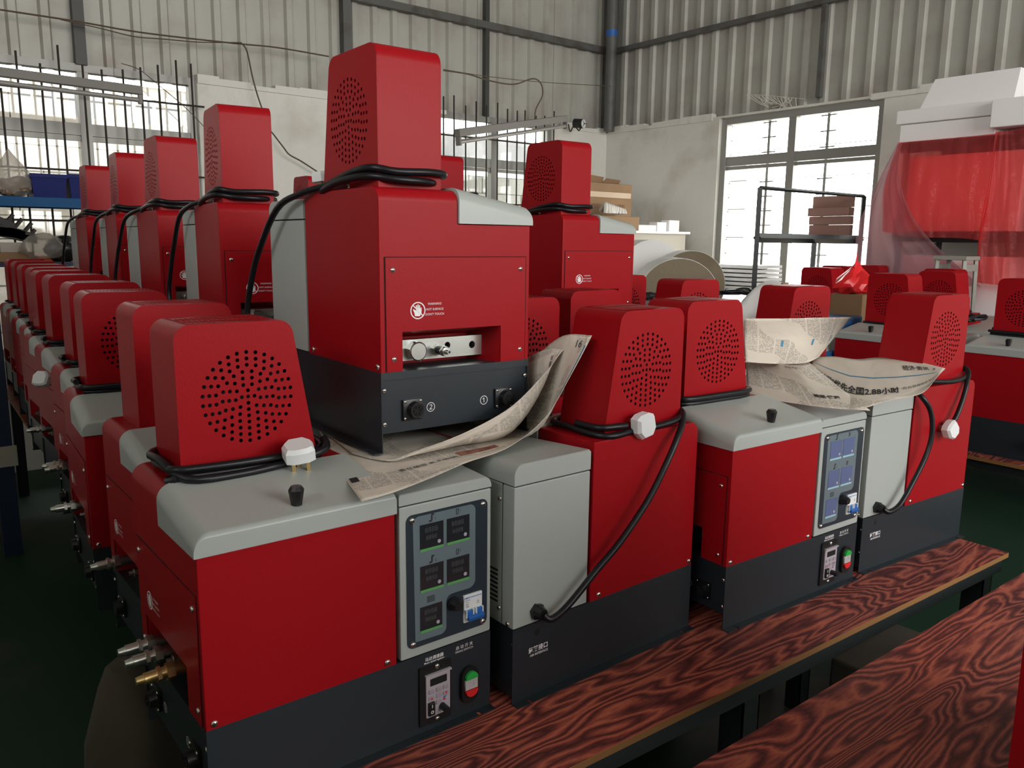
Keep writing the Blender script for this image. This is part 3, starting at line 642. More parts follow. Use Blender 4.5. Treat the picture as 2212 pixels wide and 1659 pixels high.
    flat('lens_center', [circ(.4700, .0660, .0055, 14)], .003, FY(-.0092), SILVER, sw)
    a = arc(.4700, .0550, .0135, 180, 360, 10); flat('red_button', [a], .006, FY(-.0105), REDB, sw)
    j = join_me([text_me('马达调速器', .0078, fr((.3965, -.0004, .1375), (1, 0, 0), (0, 0, 1)), bold=.0001), text_me('Motor speed regulator', .0046, fr((.3965, -.0004, .1315), (1, 0, 0), (0, 0, 1)), bold=.0001),
                 text_me('启 动 开 关', .0078, fr((.4610, -.0004, .1385), (1, 0, 0), (0, 0, 1))), text_me('FIRING SWITCH', .0055, fr((.4610, -.0004, .1310), (1, 0, 0), (0, 0, 1)))])
    me = bpy.data.meshes.new('front_print'); j.to_mesh(me); j.free(); mesh_obj('front_print', me, INK, t)
    for x in (.0125, .3025): screw(t, (x, -.0002, .159), (0, -1, 0), 1.1); screw(t, (x+(-.002 if x < .1 else -.006), W+.0002, .160), (0, 1, 0), 1.1)
    # --- back print and air hole
    BK = lambda x, z: fr((x, W+.0004, z), (-1, 0, 0), (0, 0, 1))
    j = join_me([text_me('氣管接口', .0125, BK(.4565, .096), bold=.0002), text_me('AIR INTERFACE', .0066, BK(.4545, .0855), bold=.0001)])
    me = bpy.data.meshes.new('back_print'); j.to_mesh(me); j.free(); mesh_obj('back_print', me, INK, t)
    g = bmesh.new(); cyl(g, (.46, W-.001, .1295), (.46, W+.0004, .1295), .0065, n=16); obj('air_hole', g, DARK, t)
    g = bmesh.new(); cyl(g, (.4633, W, .1735), (.4633, W+.008, .1735), .0165, n=6); cyl(g, (.4633, W+.008, .1735), (.4633, W+.022, .1735), .0145, .0105, 10); obj('cable_gland', g, PLASTICB, t, 25)
    # --- motor cover: wrap with vented top + two drilled plates
    r = .026; ex = TX1-(TX1-TX1T)
    pts = [(TX0, ZR-.002), (TX0, ZTOP-r)]+arc(TX0+r, ZTOP-r, r, 180, 90, 6)[1:]
    tp = [(TX1T-r+r*math.cos(a), ZTOP-r+r*math.sin(a)) for a in [PI/2-(PI/2-.15)*i/6 for i in range(7)]]+[(TX1, ZR-.002)]
    def strip(bm, ps):
        for (x0, z0), (x1, z1) in zip(ps, ps[1:]):
            v = [bm.verts.new(p) for p in ((x0, TY0, z0), (x1, TY0, z1), (x1, TY1, z1), (x0, TY1, z0))]; bm.faces.new(v)
    bm = bmesh.new(); strip(bm, pts); strip(bm, tp); bmesh.ops.remove_doubles(bm, verts=bm.verts[:], dist=1e-6)
    xa, xb = TX0+r, TX1T-r
    slots = []
    for k in range(17):
        x = xa+.006+k*(xb-xa-.012)/16
        for yy in (.205, .252): slots.append([(x-.0016, yy), (x+.0016, yy), (x+.0016, yy+.030), (x-.0016, yy+.030)])
    top = plate([[(xa, TY0), (xb, TY0), (xb, TY1), (xa, TY1)]]+slots, .001, Matrix.Translation((0, 0, ZTOP-.0005)))
    outl = [(TX0, ZR-.002), (TX1, ZR-.002)]+tp[:-1][::-1]+pts[1:][::-1]
    hc = (.153, .604); holes = [circ(*hc  , .0035, 8)]
    for k in range(1, 8):
        nn = round(4.3*k); ph = -PI/2
        for i in range(nn): a = ph+2*PI*i/nn; holes.append(circ(hc[0]+.0106*k*math.cos(a), hc[1]+.0106*k*math.sin(a)  , .0035, 8))
    p1 = plate([outl]+holes, .0012, FY(TY0)); p2 = plate([outl]+holes, .0012, FY(TY1))
    tmp = bpy.data.meshes.new('w'); bm.to_mesh(tmp); bm.free()
    j = join_me([tmp, top, p1, p2]); bmesh.ops.remove_doubles(j, verts=j.verts[:], dist=1e-7)
    me = bpy.data.meshes.new('motor_cover'); j.to_mesh(me); j.free(); sm(me, 32); mc = mesh_obj('motor_cover', me, RED, t)
    g = bmesh.new(); v0 = [(TX0+.012, TY0+.012, ZR), (TX1-.016, TY0+.012, ZR), (TX1-.016, TY1-.012, ZR), (TX0+.012, TY1-.012, ZR)]; v1 = [(TX0+.012, TY0+.012, ZTOP-.02), (TX1T-.016, TY0+.012, ZTOP-.02), (TX1T-.016, TY1-.012, ZTOP-.02), (TX0+.012, TY1-.012, ZTOP-.02)]
    loft(g, v0, v1); obj('motor', g, DARK, mc)
    screw(mc, (.159, TY0-.0006, .4845), (0, -1, 0)); screw(mc, (.159, TY1+.0006, .4845), (0, 1, 0))
    return t
def cord(parent, pts, n=6, r=.0062, closed=False):
    g = bmesh.new(); tube(g, ccr(pts, n, closed), r*1.12, 8, closed); return obj('power_cord', g, RUBBER, parent, 60)
def loops(dx=.0, tilt=.0, front=.0, k=2):
    """points of k turns round the foot of the motor cover (local)"""
    P = []; z = ZR+.0085
    for j in range(k):
        e = .010+.006*j; zz = z+.0125*j
        P += [(TX0-e+.004, TY0-e+.012, zz+tilt), (TX0+.02, TY0-e, zz), (.15, TY0-e-.002-front, zz-.0), (TX1-.02, TY0-e, zz), (TX1+e, TY0+.02, zz), (TX1+e, TY1-.02, zz), (TX1-.02, TY1+e, zz), (.15, TY1+e+.003, zz+.002), (TX0+.02, TY1+e, zz), (TX0-e, TY1-.02, zz+.002), (TX0-e-.002, TY0+.05, zz+.006)]
    return P
def plug(parent, loc, rot, s=1.0):
    g = bmesh.new(); out = [(-.024, -.020), (-.012, -.026), (.012, -.026), (.024, -.020), (.026, .008), (.014, .024), (-.014, .024), (-.026, .008)]
    a = [g.verts.new((x, y, 0)) for x, y in out]; b = [g.verts.new((x, y, .018)) for x, y in out]; c = [g.verts.new((x*.82, y*.82, .025)) for x, y in out]; n = 8
    for i in range(n): g.faces.new((a[i], a[(i+1) % n], b[(i+1) % n], b[i])); g.faces.new((b[i], b[(i+1) % n], c[(i+1) % n], c[i]))
    g.faces.new(a[::-1]); g.faces.new(c)
    box(g, -.004, .004, .006, .010, -.027, 0, mi=1)
    for x in (-.012, .012): box(g, x-.003, x+.003, -.012, -.008, -.024, 0, mi=1)
    o = obj('plug', g, [WHITEP, BRASS], parent, 30); o.location = loc; o.rotation_euler = rot; o.scale = (s, s, s); return o
def plant(name, P):
    return P
proto = build_machine()
ALL = {'base', 'body'}
def tree(o):
    r = [o]
    for c in o.children: r += tree(c)
    return r
TREE = {}
for o in list(bpy.data.objects):
    if o.parent is not None: TREE.setdefault(o.parent.name, []).append(o)
SK_FAR = {'screw', 'socket', 'printed_number', 'warning_print', 'temperature_display', 'display_digits', 'green_strip', 'indicator_dot', 'panel_symbols', 'panel_inlay', 'breaker_print', 'breaker_rating', 'breaker_toggle',
          'controller_face', 'face_hood', 'controller_screen', 'key', 'rocker_switch', 'switch_marks', 'speed_knob', 'red_marks', 'blue_mark', 'green_button', 'clear_lens', 'lens_center', 'red_button', 'front_print',
          'back_print', 'air_hole', 'vent_slots', 'selector_knob', 'circuit_breaker', 'speed_controller', 'start_switch', 'control_panel', 'panel_gap', 'socket_insert', 'block_core', 'cabinet_seam'}
SK_G = SK_FAR - {'screw', 'socket', 'printed_number', 'warning_print', 'panel_gap', 'socket_insert', 'cabinet_seam', 'block_core'}
SK_ROW = SK_FAR - {'warning_print', 'panel_gap', 'screw', 'block_core', 'socket'}
def copy_machine(skip=()):
    def cp(o, par):
        c = o.copy(); COL.objects.link(c); c.parent = par
        for ch in TREE.get(o.name, []):
            if ch.name.split('.')[0] in skip: continue
            cp(ch, c)
        return c
    return cp(proto, None)
MG = 'red and grey glue machines'
def machine(loc, rz, label, skip=(), cordk='wrap', first=False):
    m = proto if first else copy_machine(skip)
    m.location = loc; m.rotation_euler = (0, 0, rz); tag(m, label, 'machine', MG)
    if cordk == 'wrap': cord(m, loops(), 3)
    elif cordk == 'one': cord(m, loops(k=1), 4)
    elif cordk == 'arc':      # stacked machines: loops then an arc down the cabinet side
        P = [(.470, W+.022, .1735), (.530, W+.040, .165), (.562, W+.045, .215), (.540, W+.038, .300), (.505, W+.032, .360), (.40, W+.028, .448), (.30, W+.016, .476), (.22, W-.004, .490)]
        e = .012; z = ZR+.012
        P += [(.12, TY1+.012, z+.018), (TX0+.01, TY1+.008, z+.022), (TX0-.014, TY1-.03, z+.016), (TX0-.016, TY0+.03, z+.018), (TX0+.02, TY0-.014, z+.016), (TX1-.02, TY0-.014, z+.014), (TX1+.012, TY0+.03, z+.01), (TX1+.014, TY1-.03, z), (TX1-.03, TY1+.018, z-.012), (.15, TY1+.024, z+.002), (TX0+.02, TY1+.012, z+.008), (TX0-.016, TY1-.03, z+.002), (TX0-.014, TY0+.04, z+.001), (TX0+.03, TY0-.012, z)]
        cord(m, P, 5)
    return m
A_ = machine((0, 0, 0), 0, 'nearest glue machine, bottom left, control panel facing the camera', first=True, cordk=None)
cA = cord(A_, [(TX1+.05, TY1+.03, ZR+.012)]+loops(front=.006)+[(TX0+.0, TY0-.028, ZR+.010), (.12, TY0-.034, ZR+.006), (.2, TY0-.030, ZR+.010), (TX1-.0, TY0-.026, ZR+.022), (TX1+.012, TY0+.0, ZR+.035)], 4)
pl = plug(cA, (.218, TY0-.046, ZR+.022), (math.radians(14), math.radians(-6), math.radians(-14)))
mbA = [o for o in A_.children if o.name.startswith('manifold_block')][0]
def hose(parent, y, z, col):
    bm = bmesh.new(); cyl(bm, (.046, y, z), (.0, y, z), .011, n=14); cyl(bm, (0, y, z), (-.012, y, z), .0145, n=6); cyl(bm, (-.012, y, z), (-.045, y, z-.001), .0095, n=14); cyl(bm, (-.045, y, z-.001), (-.057, y, z-.001), .0075, .0058, 12); cyl(bm, (-.020, y, z), (-.026, y, z), .0125, n=6)
    obj('hose_fitting', bm, col, parent, 30)
for y, c in ((.262, STEEL), (.216, STEEL), (.150, BRASS)): hose(mbA, y, .182, c)
B_ = machine((1.0673, .3161, 0), PI+.0141, 'machine second from left, grey back box to the camera, white plug on its cover', cordk=None)
P = [(.4633, W+.022, .1735), (.452, W+.030, .165), (.4113, W+.03, .1785), (.3327, W+.03, .2328), (.2694, W+.03, .275), (.191, W+.03, .3459), (.1381, W+.03, .4149), (.10, W+.024, .462), (.060, W+.004, .492), (.030, TY1-.01, .505), (TX0-.014, TY0+.05, .500), (TX0-.004, TY0-.014, .494), (.15, TY0-.018, .490), (TX1+.004, TY0-.012, .489), (TX1+.02, TY0+.05, .489), (TX1+.022, TY1-.02, .487), (TX1-.0, TY1+.018, .484), (.20, TY1+.018, .486), (.12, TY1+.022, .488), (.06, TY1+.018, .494), (TX0-.014, TY1-.02, .498), (TX0-.014, TY0+.05, .502)]
cord(B_, P, 6)
cB = cord(B_, [(TX1+.018, TY1-.06, .500), (TX1+.014, TY1+.0, .500), (TX1-.02, TY1+.014, .500), (.225, TY1+.016, .499)], 6)
plug(cB, (.188, TY1+.018, .496), (math.radians(-90), math.radians(10), 0))
C_ = machine((1.1185, -.0798, 0), -.044, 'machine third from left with blue-tinted display windows, beside the printed newspaper', cordk='wrap')
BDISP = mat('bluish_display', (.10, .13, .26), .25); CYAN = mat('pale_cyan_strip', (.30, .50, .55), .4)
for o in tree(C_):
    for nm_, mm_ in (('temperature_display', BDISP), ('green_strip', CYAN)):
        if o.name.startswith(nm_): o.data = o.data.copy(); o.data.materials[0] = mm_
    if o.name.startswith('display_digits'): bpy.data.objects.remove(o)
D_ = machine((2.2182, .2027, 0), PI-.0676, 'machine at the right end of the nearest bench, white plug hanging down its red side', cordk=None)
P = [(.4633, W+.022, .1735), (.450, W+.030, .166), (.40, W+.03, .178), (.345, W+.03, .232), (.300, W+.034, .30), (.285, W+.036, .36), (.292, W+.03, .42), (.320, W+.016, .462), (.31, W-.03, .486), (TX1+.016, TY1-.02, .492)]
P += [(.26, TY1+.012, .494), (.15, TY1+.026, .486), (.06, TY1+.02, .490), (TX0-.012, TY1-.0, .508), (TX0-.012, TY0+.05, .512), (TX0+.02, TY0-.012, .508), (.2, TY0-.012, .500)]
cord(D_, P, 6)
cD = cord(D_, [(TX0+.03, TY0-.010, .520), (TX0-.014, TY0+.05, .520), (TX0-.012, TY1+.004, .510), (.072, W+.010, .478), (.098, W+.018, .440), (.130, W+.022, .395), (.150, W+.022, .372)], 6)
plug(cD, (.168, W+.016, .352), (math.radians(-85), math.radians(35), 0), .95)
E_ = machine((.7223, .1451, .4749), PI/2-.0296, 'big machine stacked on newspaper in the centre, outlet end facing the camera', cordk='arc')
plug([o for o in E_.children if o.name.startswith('power_cord')][0], (.300, TY1-.01, ZR+.022), (0, .1, .5), .8)
# rows behind
ROW = [((.043, .415), 0, 'second machine of the left row, no holes showing, right behind the nearest', 0), ((.029, .872), -.06, 'third machine of the left row, a few cover holes showing at its right', 1),
       ((.097, 1.33), 0, 'fourth machine of the left row, cord coiled near the white plug', 1), ((.134, 1.874), 0, 'fifth machine of the left row counted from the camera', 1), ((.154, 2.27), 0, 'sixth machine of the left row counted from the camera', 1),
       ((.19, 2.64), 0, 'seventh machine of the left row, third from the far end of that row', 2), ((.217, 3.068), 0, 'eighth machine of the left row, dark cord coil at its foot', 1), ((.262, 3.62), 0, 'last machine but one of the left row near the orange carton', 2), ((.285, 4.05), 0, 'farthest machine of the left row, below the dark junk pile', 2)]
rows = []
for i, ((x, y), a, lab, k) in enumerate(ROW):
    rows.append(machine((x, y, 0), a, lab, SK_ROW if i < 3 else SK_FAR, cordk=(None, 'wrap', 'one')[k]))
for i in (0, 1, 2, 3):
    mb_ = [o for o in rows[i].children if o.name.startswith('manifold_block')][0]; hose(mb_, .262, .182, STEEL)
    if i == 2: hose(mb_, .216, .182, STEEL)
plug([o for o in rows[3].children if o.name.startswith('power_cord')][0], (-.03, -.01, .40), (math.radians(60), 0, math.radians(-40)), 1.0)
for (x, y), a, lab in (((.732, .953), 1.442, 'tall red cover with clear holes, first upper machine left of the centre one'), ((.809, 1.792), 1.521, 'second upper machine left of the centre one'),
                       ((.84, 2.478), 1.482, 'third upper machine left of the centre one'), ((.886, 3.271), 1.523, 'farthest upper machine at left, next to the blue bins')):
    machine((x, y, .4725), a, lab, SK_G, 'arc')
machine((1.882, .948, .4740), 1.527, 'upper machine right of the centre one, lit tan on its end, below the tube light', SK_G, 'arc')
machine((1.838, 1.66, .4725), 1.56, 'upper machine showing a red cover edge between the centre and right upper machines', SK_FAR, 'one')
machine((1.95, 3.1, .4725), 1.55, 'upper machine showing a red sliver left of the centre one, behind its plug', SK_FAR, None)
machine((1.38, 1.74, 0), 0, 'lower machine under the upper one that peeks out right of the centre', SK_FAR, None)
machine((1.52, 3.14, 0), 0, 'lower machine under the upper one that shows a red sliver left of centre', SK_FAR, None)
# lower machines behind the second column
for (x, y), a, lab in (((1.155, .350), 0, 'machine with a plain red cover right behind the second machine from left'), ((1.20, 1.27), 0, 'lower machine carrying the front edge of the upper right one'),
                       ((1.060, .700), PI, 'machine whose drilled red cover peeks out right of the centre machine'), ((2.242, .652), PI-.058, 'machine behind the newspapers, drilled cover top showing'), ((2.285, 1.127), PI-.087, 'machine with only the cover top showing below the foam roll'),
                       ((2.29, 1.53), PI, 'machine whose narrow drilled cover peeks out beside the upper right machine')):
    machine((x, y, 0), a, lab, SK_FAR, 'one')
# sideways machines on the right-hand bench
for (x, y), a, lab in (((3.349, .975), -1.606, 'sideways machine at right with a pale reflection on its cover, lid knob to its left'), ((3.98, 1.03), -1.60, 'sideways machine second from left on the right-hand bench, pale blue cover edge'), ((3.906, 1.69), -1.604, 'sideways machine touching the red plastic bag'),
                       ((4.44, 1.22), -1.60, 'sideways machine in front of the grey stool'), ((4.40, 1.86), -1.6, 'low far machine right of the red bag'), ((4.78, 1.86), -1.6, 'farthest low machine, directly below the stool seat'), ((4.30, .52), -1.6, 'machine behind the one with the gauge, only its top visible')):
    machine((x, y, 0), a, lab, SK_FAR, 'one')
K13 = machine((3.325, .374, 0), -1.571, 'sideways machine at the right edge with a round white gauge on its base', SK_FAR, 'wrap')
g = bmesh.new(); cyl(g, (.33, 0, .075), (.33, -.022, .075), .0285, n=24); cyl(g, (.33, -.022, .075), (.33, -.025, .075), .0285, .026, 24); cyl(g, (.33, -.0235, .075), (.33, -.0262, .075), .0245, n=24, mi=1)
gg = obj('pressure_gauge', g, [CHROME, WHITEP], K13, 30)
g = bmesh.new(); box(g, .329, .331, -.0268, -.0262, .070, .093)
for k in range(11): a = math.radians(-45+27*k); q = (.33+.020*math.cos(a), .075+.020*math.sin(a)); box(g, q[0]-.0008, q[0]+.0008, -.0267, -.0262, q[1]-.0008, q[1]+.0008)
obj('gauge_needle', g, INKB, gg)
PN = at(2176, 1655, z=.16)
near = machine((PN.x, PN.y-W, 0), 0, 'dark red machine side cut off at the lower right edge', SK_FAR, None)

# ================================================================== NEWSPAPERS
def grid_surface(rows_, nu=10, nv=8):
    """smooth surface through control rows; returns function (s,t in 0..1)->Vector"""
    R = [[Vector(p) for p in r] for r in rows_]
    def cr1(P, t):
        n = len(P)-1; x = min(max(t, 0), 1)*n; i = min(int(x), n-1); f = x-i
        a, b, c, d = P[max(i-1, 0)], P[i], P[i+1], P[min(i+2, n)]
        return .5*((2*b)+(c-a)*f+(2*a-5*b+4*c-d)*f*f+(3*b-a-3*c+d)*f**3)
    return lambda s, t: cr1([cr1(r, s) for r in R], t)
def sheet(parent, name, fn, nu=28, nv=16, th=.0007, size=(.4, .3), wob=.0):
    bm = bmesh.new(); uv = bm.loops.layers.uv.new('UVMap'); V = []
    for j in range(nv+1):
        for i in range(nu+1):
            p = fn(i/nu, j/nv); V.append(p)
    def nrm(i, j):
        a = V[j*(nu+1)+min(i+1, nu)]-V[j*(nu+1)+max(i-1, 0)]; b = V[min(j+1, nv)*(nu+1)+i]-V[max(j-1, 0)*(nu+1)+i]; n = a.cross(b)
        return n.normalized() if n.length else Vector((0, 0, 1))
    T = []; Bm = []
    for j in range(nv+1):
        for i in range(nu+1):
            n = nrm(i, j); p = V[j*(nu+1)+i]; T.append(bm.verts.new(p+n*th/2)); Bm.append(bm.verts.new(p-n*th/2))
    def F(vs, ij):
        f = bm.faces.new(vs)
        for l, (i, j) in zip(f.loops, ij): l[uv].uv = (i/nu*size[0], j/nv*size[1])
    w = nu+1
    for j in range(nv):
        for i in range(nu):
            q = [(i, j), (i+1, j), (i+1, j+1), (i, j+1)]; F([T[b*w+a] for a, b in q], q); q2 = q[::-1]; F([Bm[b*w+a] for a, b in q2], q2)
    for i in range(nu):
        F([T[i], Bm[i], Bm[i+1], T[i+1]], [(i, 0), (i, 0), (i+1, 0), (i+1, 0)]); k = nv*w; F([T[k+i+1], Bm[k+i+1], Bm[k+i], T[k+i]], [(i+1, nv), (i+1, nv), (i, nv), (i, nv)])
    for j in range(nv):
        k = j*w; F([T[k+w], Bm[k+w], Bm[k], T[k]], [(0, j+1), (0, j+1), (0, j), (0, j)]); k += nu; F([T[k], Bm[k], Bm[k+w], T[k+w]], [(nu, j), (nu, j), (nu, j+1), (nu, j+1)])
    me = bpy.data.meshes.new(name); bm.to_mesh(me); bm.free(); me.shade_smooth(); me.materials.append(PAPER)
    o = bpy.data.objects.new(name, me); COL.objects.link(o); o.parent = parent; return o
def on(fn, s0, t0, ds, dt, off=.0012, sgn=1):
    """map text coordinates (metres, x along s, y along -t) to the sheet"""
    def f(x, y):
        s, t = s0+x*ds, t0+y*dt; p = fn(s, t); a = fn(s+.01, t)-fn(s-.01, t); b = fn(s, t+.01)-fn(s, t-.01); n = a.cross(b).normalized()*sgn
        return p+n*off
    return f
n1 = empty('newspaper', (.5, .1, .4665), 0, 'old newspaper bent up at right, lying under the central stacked machine', 'newspaper')
def rel(fn, o): c = Vector(o.location); return lambda s, t: fn(s, t)-c
low = [[(.245, -.030, .4615), (.307, -.022, .4625), (.40, .010, .463), (.492, .040, .467), (.60, .050, .4785), (.69, .050, .525), (.752, .046, .605), (.809, .050, .677)],
       [(.290, .135, .4672), (.35, .1395, .4672), (.42, .1395, .4672), (.50, .1395, .4672), (.62, .1395, .4675), (.735, .140, .480), (.768, .12, .580), (.785, .11, .672)],
       [(.390, .425, .4672), (.43, .43, .4672), (.48, .43, .4672), (.53, .43, .4672), (.62, .43, .4672), (.73, .36, .474), (.765, .27, .520), (.790, .20, .620)]]
f1 = rel(grid_surface(low), n1); sheet(n1, 'page', f1, 36, 16, size=(.55, .36))
hi = [[(.350, .215, .4700), (.376, .128, .4712), (.43, .105, .4855), (.53, .098, .506), (.64, .098, .542), (.728, .10, .600), (.765, .10, .634), (.779, .10, .645)],
      [(.355, .225, .4705), (.385, .146, .4712), (.43, .146, .4712), (.53, .146, .4712), (.66, .146, .4735), (.738, .146, .545), (.752, .146, .610), (.762, .146, .640)],
      [(.392, .425, .4708), (.43, .43, .4708), (.48, .43, .4708), (.53, .43, .4708), (.64, .43, .4708), (.737, .38, .500), (.755, .32, .54), (.77, .28, .58)]]
f2 = rel(grid_surface(hi), n1); sheet(n1, 'page', f2, 36, 14, size=(.6, .40))
tipf = rel(grid_surface([[(.772, .060, .640), (.800, .034, .672)], [(.768, .085, .690), (.806, .034, .700)]]), n1)
n_ = text_me('16', .022, None, mapf=(lambda G: (lambda x, y: G(y, -x)))(on(f1, .955, .20, 1/.55, 1/.16, .0014, 1))); mesh_obj('page_number', n_, INKB, n1)
for s, t_, sz, txt, mm in ((.20, .16, .020, '重庆晚报 生活', INKB), (.33, .30, .017, '责任编辑 美术编辑', INKB), (.62, .25, .024, '热点新闻', INKB), (.80, .25, .028, '今日要闻', INKB)):
    if txt == '重庆晚报 生活': continue
    mesh_obj('headline', text_me(txt, sz, None, mapf=on(f2 if s > .5 else f1, s, t_, 1/.62, 1/.36, .0014, 1)), mm, n1)
ph = [[(0, 0)]]
def patch(parent, fn, s0, s1, t0, t1, m, name='picture', off=.0011, sgn=1, n=6):
    g = bmesh.new(); V = [[g.verts.new(on(fn, s0+(s1-s0)*i/n, t0+(t1-t0)*j/2, 0, 0, off, sgn)(0, 0)) for i in range(n+1)] for j in range(3)]
    for j in range(2):
        for i in range(n): g.faces.new((V[j][i], V[j][i+1], V[j+1][i+1], V[j+1][i]))
    return obj(name, g, m, parent)
patch(n1, f1, .45, .56, .30, .40, mat('dark_red_photo', (.16, .03, .02), .7, var=((.3, .12, .08), 60, .4, .6))); patch(n1, f1, .62, .95, .02, .06, INKBL, 'blue_bar'); patch(n1, f1, .02, .06, .30, .36, INKB, 'picture')
patch(n1, f2, .48, .49, .35, .8, INKRD, 'red_bar')
# newspapers on the third/fourth machine
n2 = empty('newspaper', (1.6, .1, .467), 0, 'wide open newspaper with a large black headline between third and fourth machines', 'newspaper')
def P3(u, v, **k): return tuple(at(u, v, **k))
big = [[P3(1748, 800, z=.505), P3(1775, 850, z=.478), P3(1838, 884, z=.474), P3(1925, 864, z=.486), P3(1990, 850, z=.500), P3(2018, 822, z=.520)],
       [P3(1752, 787, z=.520), P3(1790, 815, z=.505), P3(1848, 838, z=.497), P3(1925, 840, z=.502), P3(1992, 828, z=.512), P3(2030, 808, z=.530)],
       [P3(1757, 771, z=.535), P3(1800, 770, z=.54), P3(1850, 776, z=.54), P3(1905, 772, z=.545), P3(1970, 779, z=.545), P3(2042, 796, z=.54)]]
f3 = rel(grid_surface(big), n2); pg = sheet(n2, 'page', f3, 30, 14, size=(.36, .25)); pg.data.materials[0] = PAPERH
q = lambda s0, t0, ds, dt: on(f3, s0, t0, ds, dt, .0016, 1)
mesh_obj('headline', text_me('州时间”优先全国2.88小时', .0215, None, mapf=q(.36, .43, 1/.42, 1/.135), bold=.0006), INKB, n2)
mesh_obj('page_heading', text_me('经济·资讯  7', .0145, None, mapf=q(.82, .79, 1/.36, 1/.16), bold=.0002), INKB, n2)
patch(n2, f3, .06, .95, .66, .672, INKBL, 'blue_rule', .0014); 
mesh_obj('subheading', text_me('优化营商环境 提速增效', .011, None, mapf=q(.82, .46, 1/.36, 1/.16)), INKB, n2)
left = [[P3(1614, 856, z=.474), P3(1700, 869, z=.474), P3(1790, 881, z=.474), P3(1880, 887, z=.472)], [P3(1612, 815, z=.50), P3(1680, 822, z=.50), P3(1755, 835, z=.500), P3(1815, 838, z=.497)], [P3(1611, 776, z=.53), P3(1660, 781, z=.535), P3(1710, 788, z=.54), P3(1748, 783, z=.545)]]
f4 = rel(grid_surface(left), n2); sheet(n2, 'page', f4, 20, 12, size=(.26, .2))
mesh_obj('headline', text_me('环球·时讯', .011, None, mapf=on(f4, .62, .88, 1/.26, 1/.2, .0014, 1)), INKB, n2)
mesh_obj('headline', text_me('美丽·健康', .014, None, mapf=on(f4, .72, .28, 1/.26, 1/.2, .0014, 1), bold=.0004), INKB, n2)
back = [[P3(1611, 782, y=.16), P3(1680, 786, y=.16), P3(1740, 784, y=.15), P3(1770, 770, y=.15)], [P3(1609, 735, y=.20), P3(1690, 738, y=.20), P3(1770, 733, y=.19), P3(1808, 722, y=.19)], [P3(1608, 688, y=.17), P3(1690, 688, y=.18), P3(1770, 686, y=.18), P3(1840, 685, y=.17)]]
f5 = rel(grid_surface(back), n2); sheet(n2, 'page', f5, 24, 12, size=(.34, .22))
for s in (.33, .60, .86): patch(n2, f5, s, s+.02, .35, .78, INKBL, 'blue_bar', .0012, -1)
patch(n2, f5, .0, .8, .28, .287, INKBL, 'blue_rule', .0012, -1)

# ================================================================== RIGHT SIDE: rack, foam boxes, film, rolls, bag
rk = empty('steel_rack', (5.1, 2.5, ZF), 0, 'bare black steel rack standing in front of the bright window', 'rack')
def bar(par, a, b, w, m=DKSTEEL, name='bar'):
    c = Vector(par.location); a, b = Vector(a)-c, Vector(b)-c; g = bmesh.new(); d = (b-a).normalized(); cyl(g, a, b, w*.7071, n=4); return obj(name, g, m, par)
RY = 2.2; rx = at(1636, 500, y=RY).x; rt = at(1637, 405, y=RY).z; rb = at(1700, 515, y=RY).z
for x in (rx, 5.75):
    bar(rk, (x, RY, ZF), (x, RY, rt), .028, name='post'); bar(rk, (x, RY-.2, ZF+.02), (x, RY+.2, ZF+.02), .03, name='foot')
bar(rk, (rx, RY, rt), (5.75, RY, rt), .018, name='top_rail'); bar(rk, (rx, RY, rb), (5.75, RY, rb), .045, name='shelf_beam')
xm = at(1757, 550, y=RY).x; bar(rk, (xm, RY, ZF), (xm, RY, rb-.03), .03, name='post')
g = bmesh.new(); c = Vector(rk.location); box(g, 5.1-c.x, 5.80-c.x, RY-c.y, 2.62-c.y, rb+.018-c.z, rb+.023-c.z); obj('shelf_board', g, DKSTEEL, rk)
# rack along the right wall with foam boxes on it
FX = 5.22
r2 = empty('steel_rack', (FX+.3, .9, ZF), 0, 'dark rack behind the red film, white foam boxes on top', 'rack')
ya, yb_ = at(1945, 305, x=FX).y, -.9
zs = at(1945, 306, x=FX).z; zb = at(2000, 512, x=FX).z
for y in (ya-.03, .3, yb_):
    for x in (FX+.03, XR-.1): bar(r2, (x, y, ZF), (x, y, zs-.03), .04, name='post')
for z in (zs-.045, zb, -.3): 
    for x in (FX+.03, XR-.1): bar(r2, (x, ya, z), (x, yb_, z), .045, name='shelf_beam')
    g = bmesh.new(); c = Vector(r2.location); box(g, FX-c.x, XR-.08-c.x, yb_-c.y, ya-c.y, z+.024-c.z, z+.034-c.z); obj('shelf_board', g, DKSTEEL, r2)
def foam_box(x0, x1, y0, y1, z0, z1, label, lip=True):
    g = bmesh.new(); box(g, x0, x1, y0, y1, z0, z1, .006); o = obj('foam_box', g, FOAM); tag(o, label, 'foam box', 'white foam boxes on the right rack')
    return o
zt1 = at(1945, 240, x=FX).z; z0 = zs-.008
yl_ = at(1943, 270, x=FX).y; yr_ = at(2150, 270, x=FX).y
o = foam_box(FX+.01, FX+.42, yr_, yl_, z0, zt1-.10*(zt1-z0)*0-.09, 'long white foam box with an overhanging lid on the rack')
g = bmesh.new(); box(g, FX-.012, FX+.44, yr_-.01, yl_+.02, zt1-.088, zt1, .006); l = obj('lid', g, FOAM, o)
yq = at(2145, 240, x=FX-.06).y
foam_box(FX-.09, FX+.42, yq-.9, yq, zs+.025, at(2150, 215, x=FX-.08).z, 'white foam box at the far right edge, standing proud of the others')
g = bmesh.new(); a = at(1992, 200, x=FX+.10).y; b = at(2196, 180, x=FX+.10).y; zA = zt1+.002; zB = at(2000, 178, x=FX+.2).z
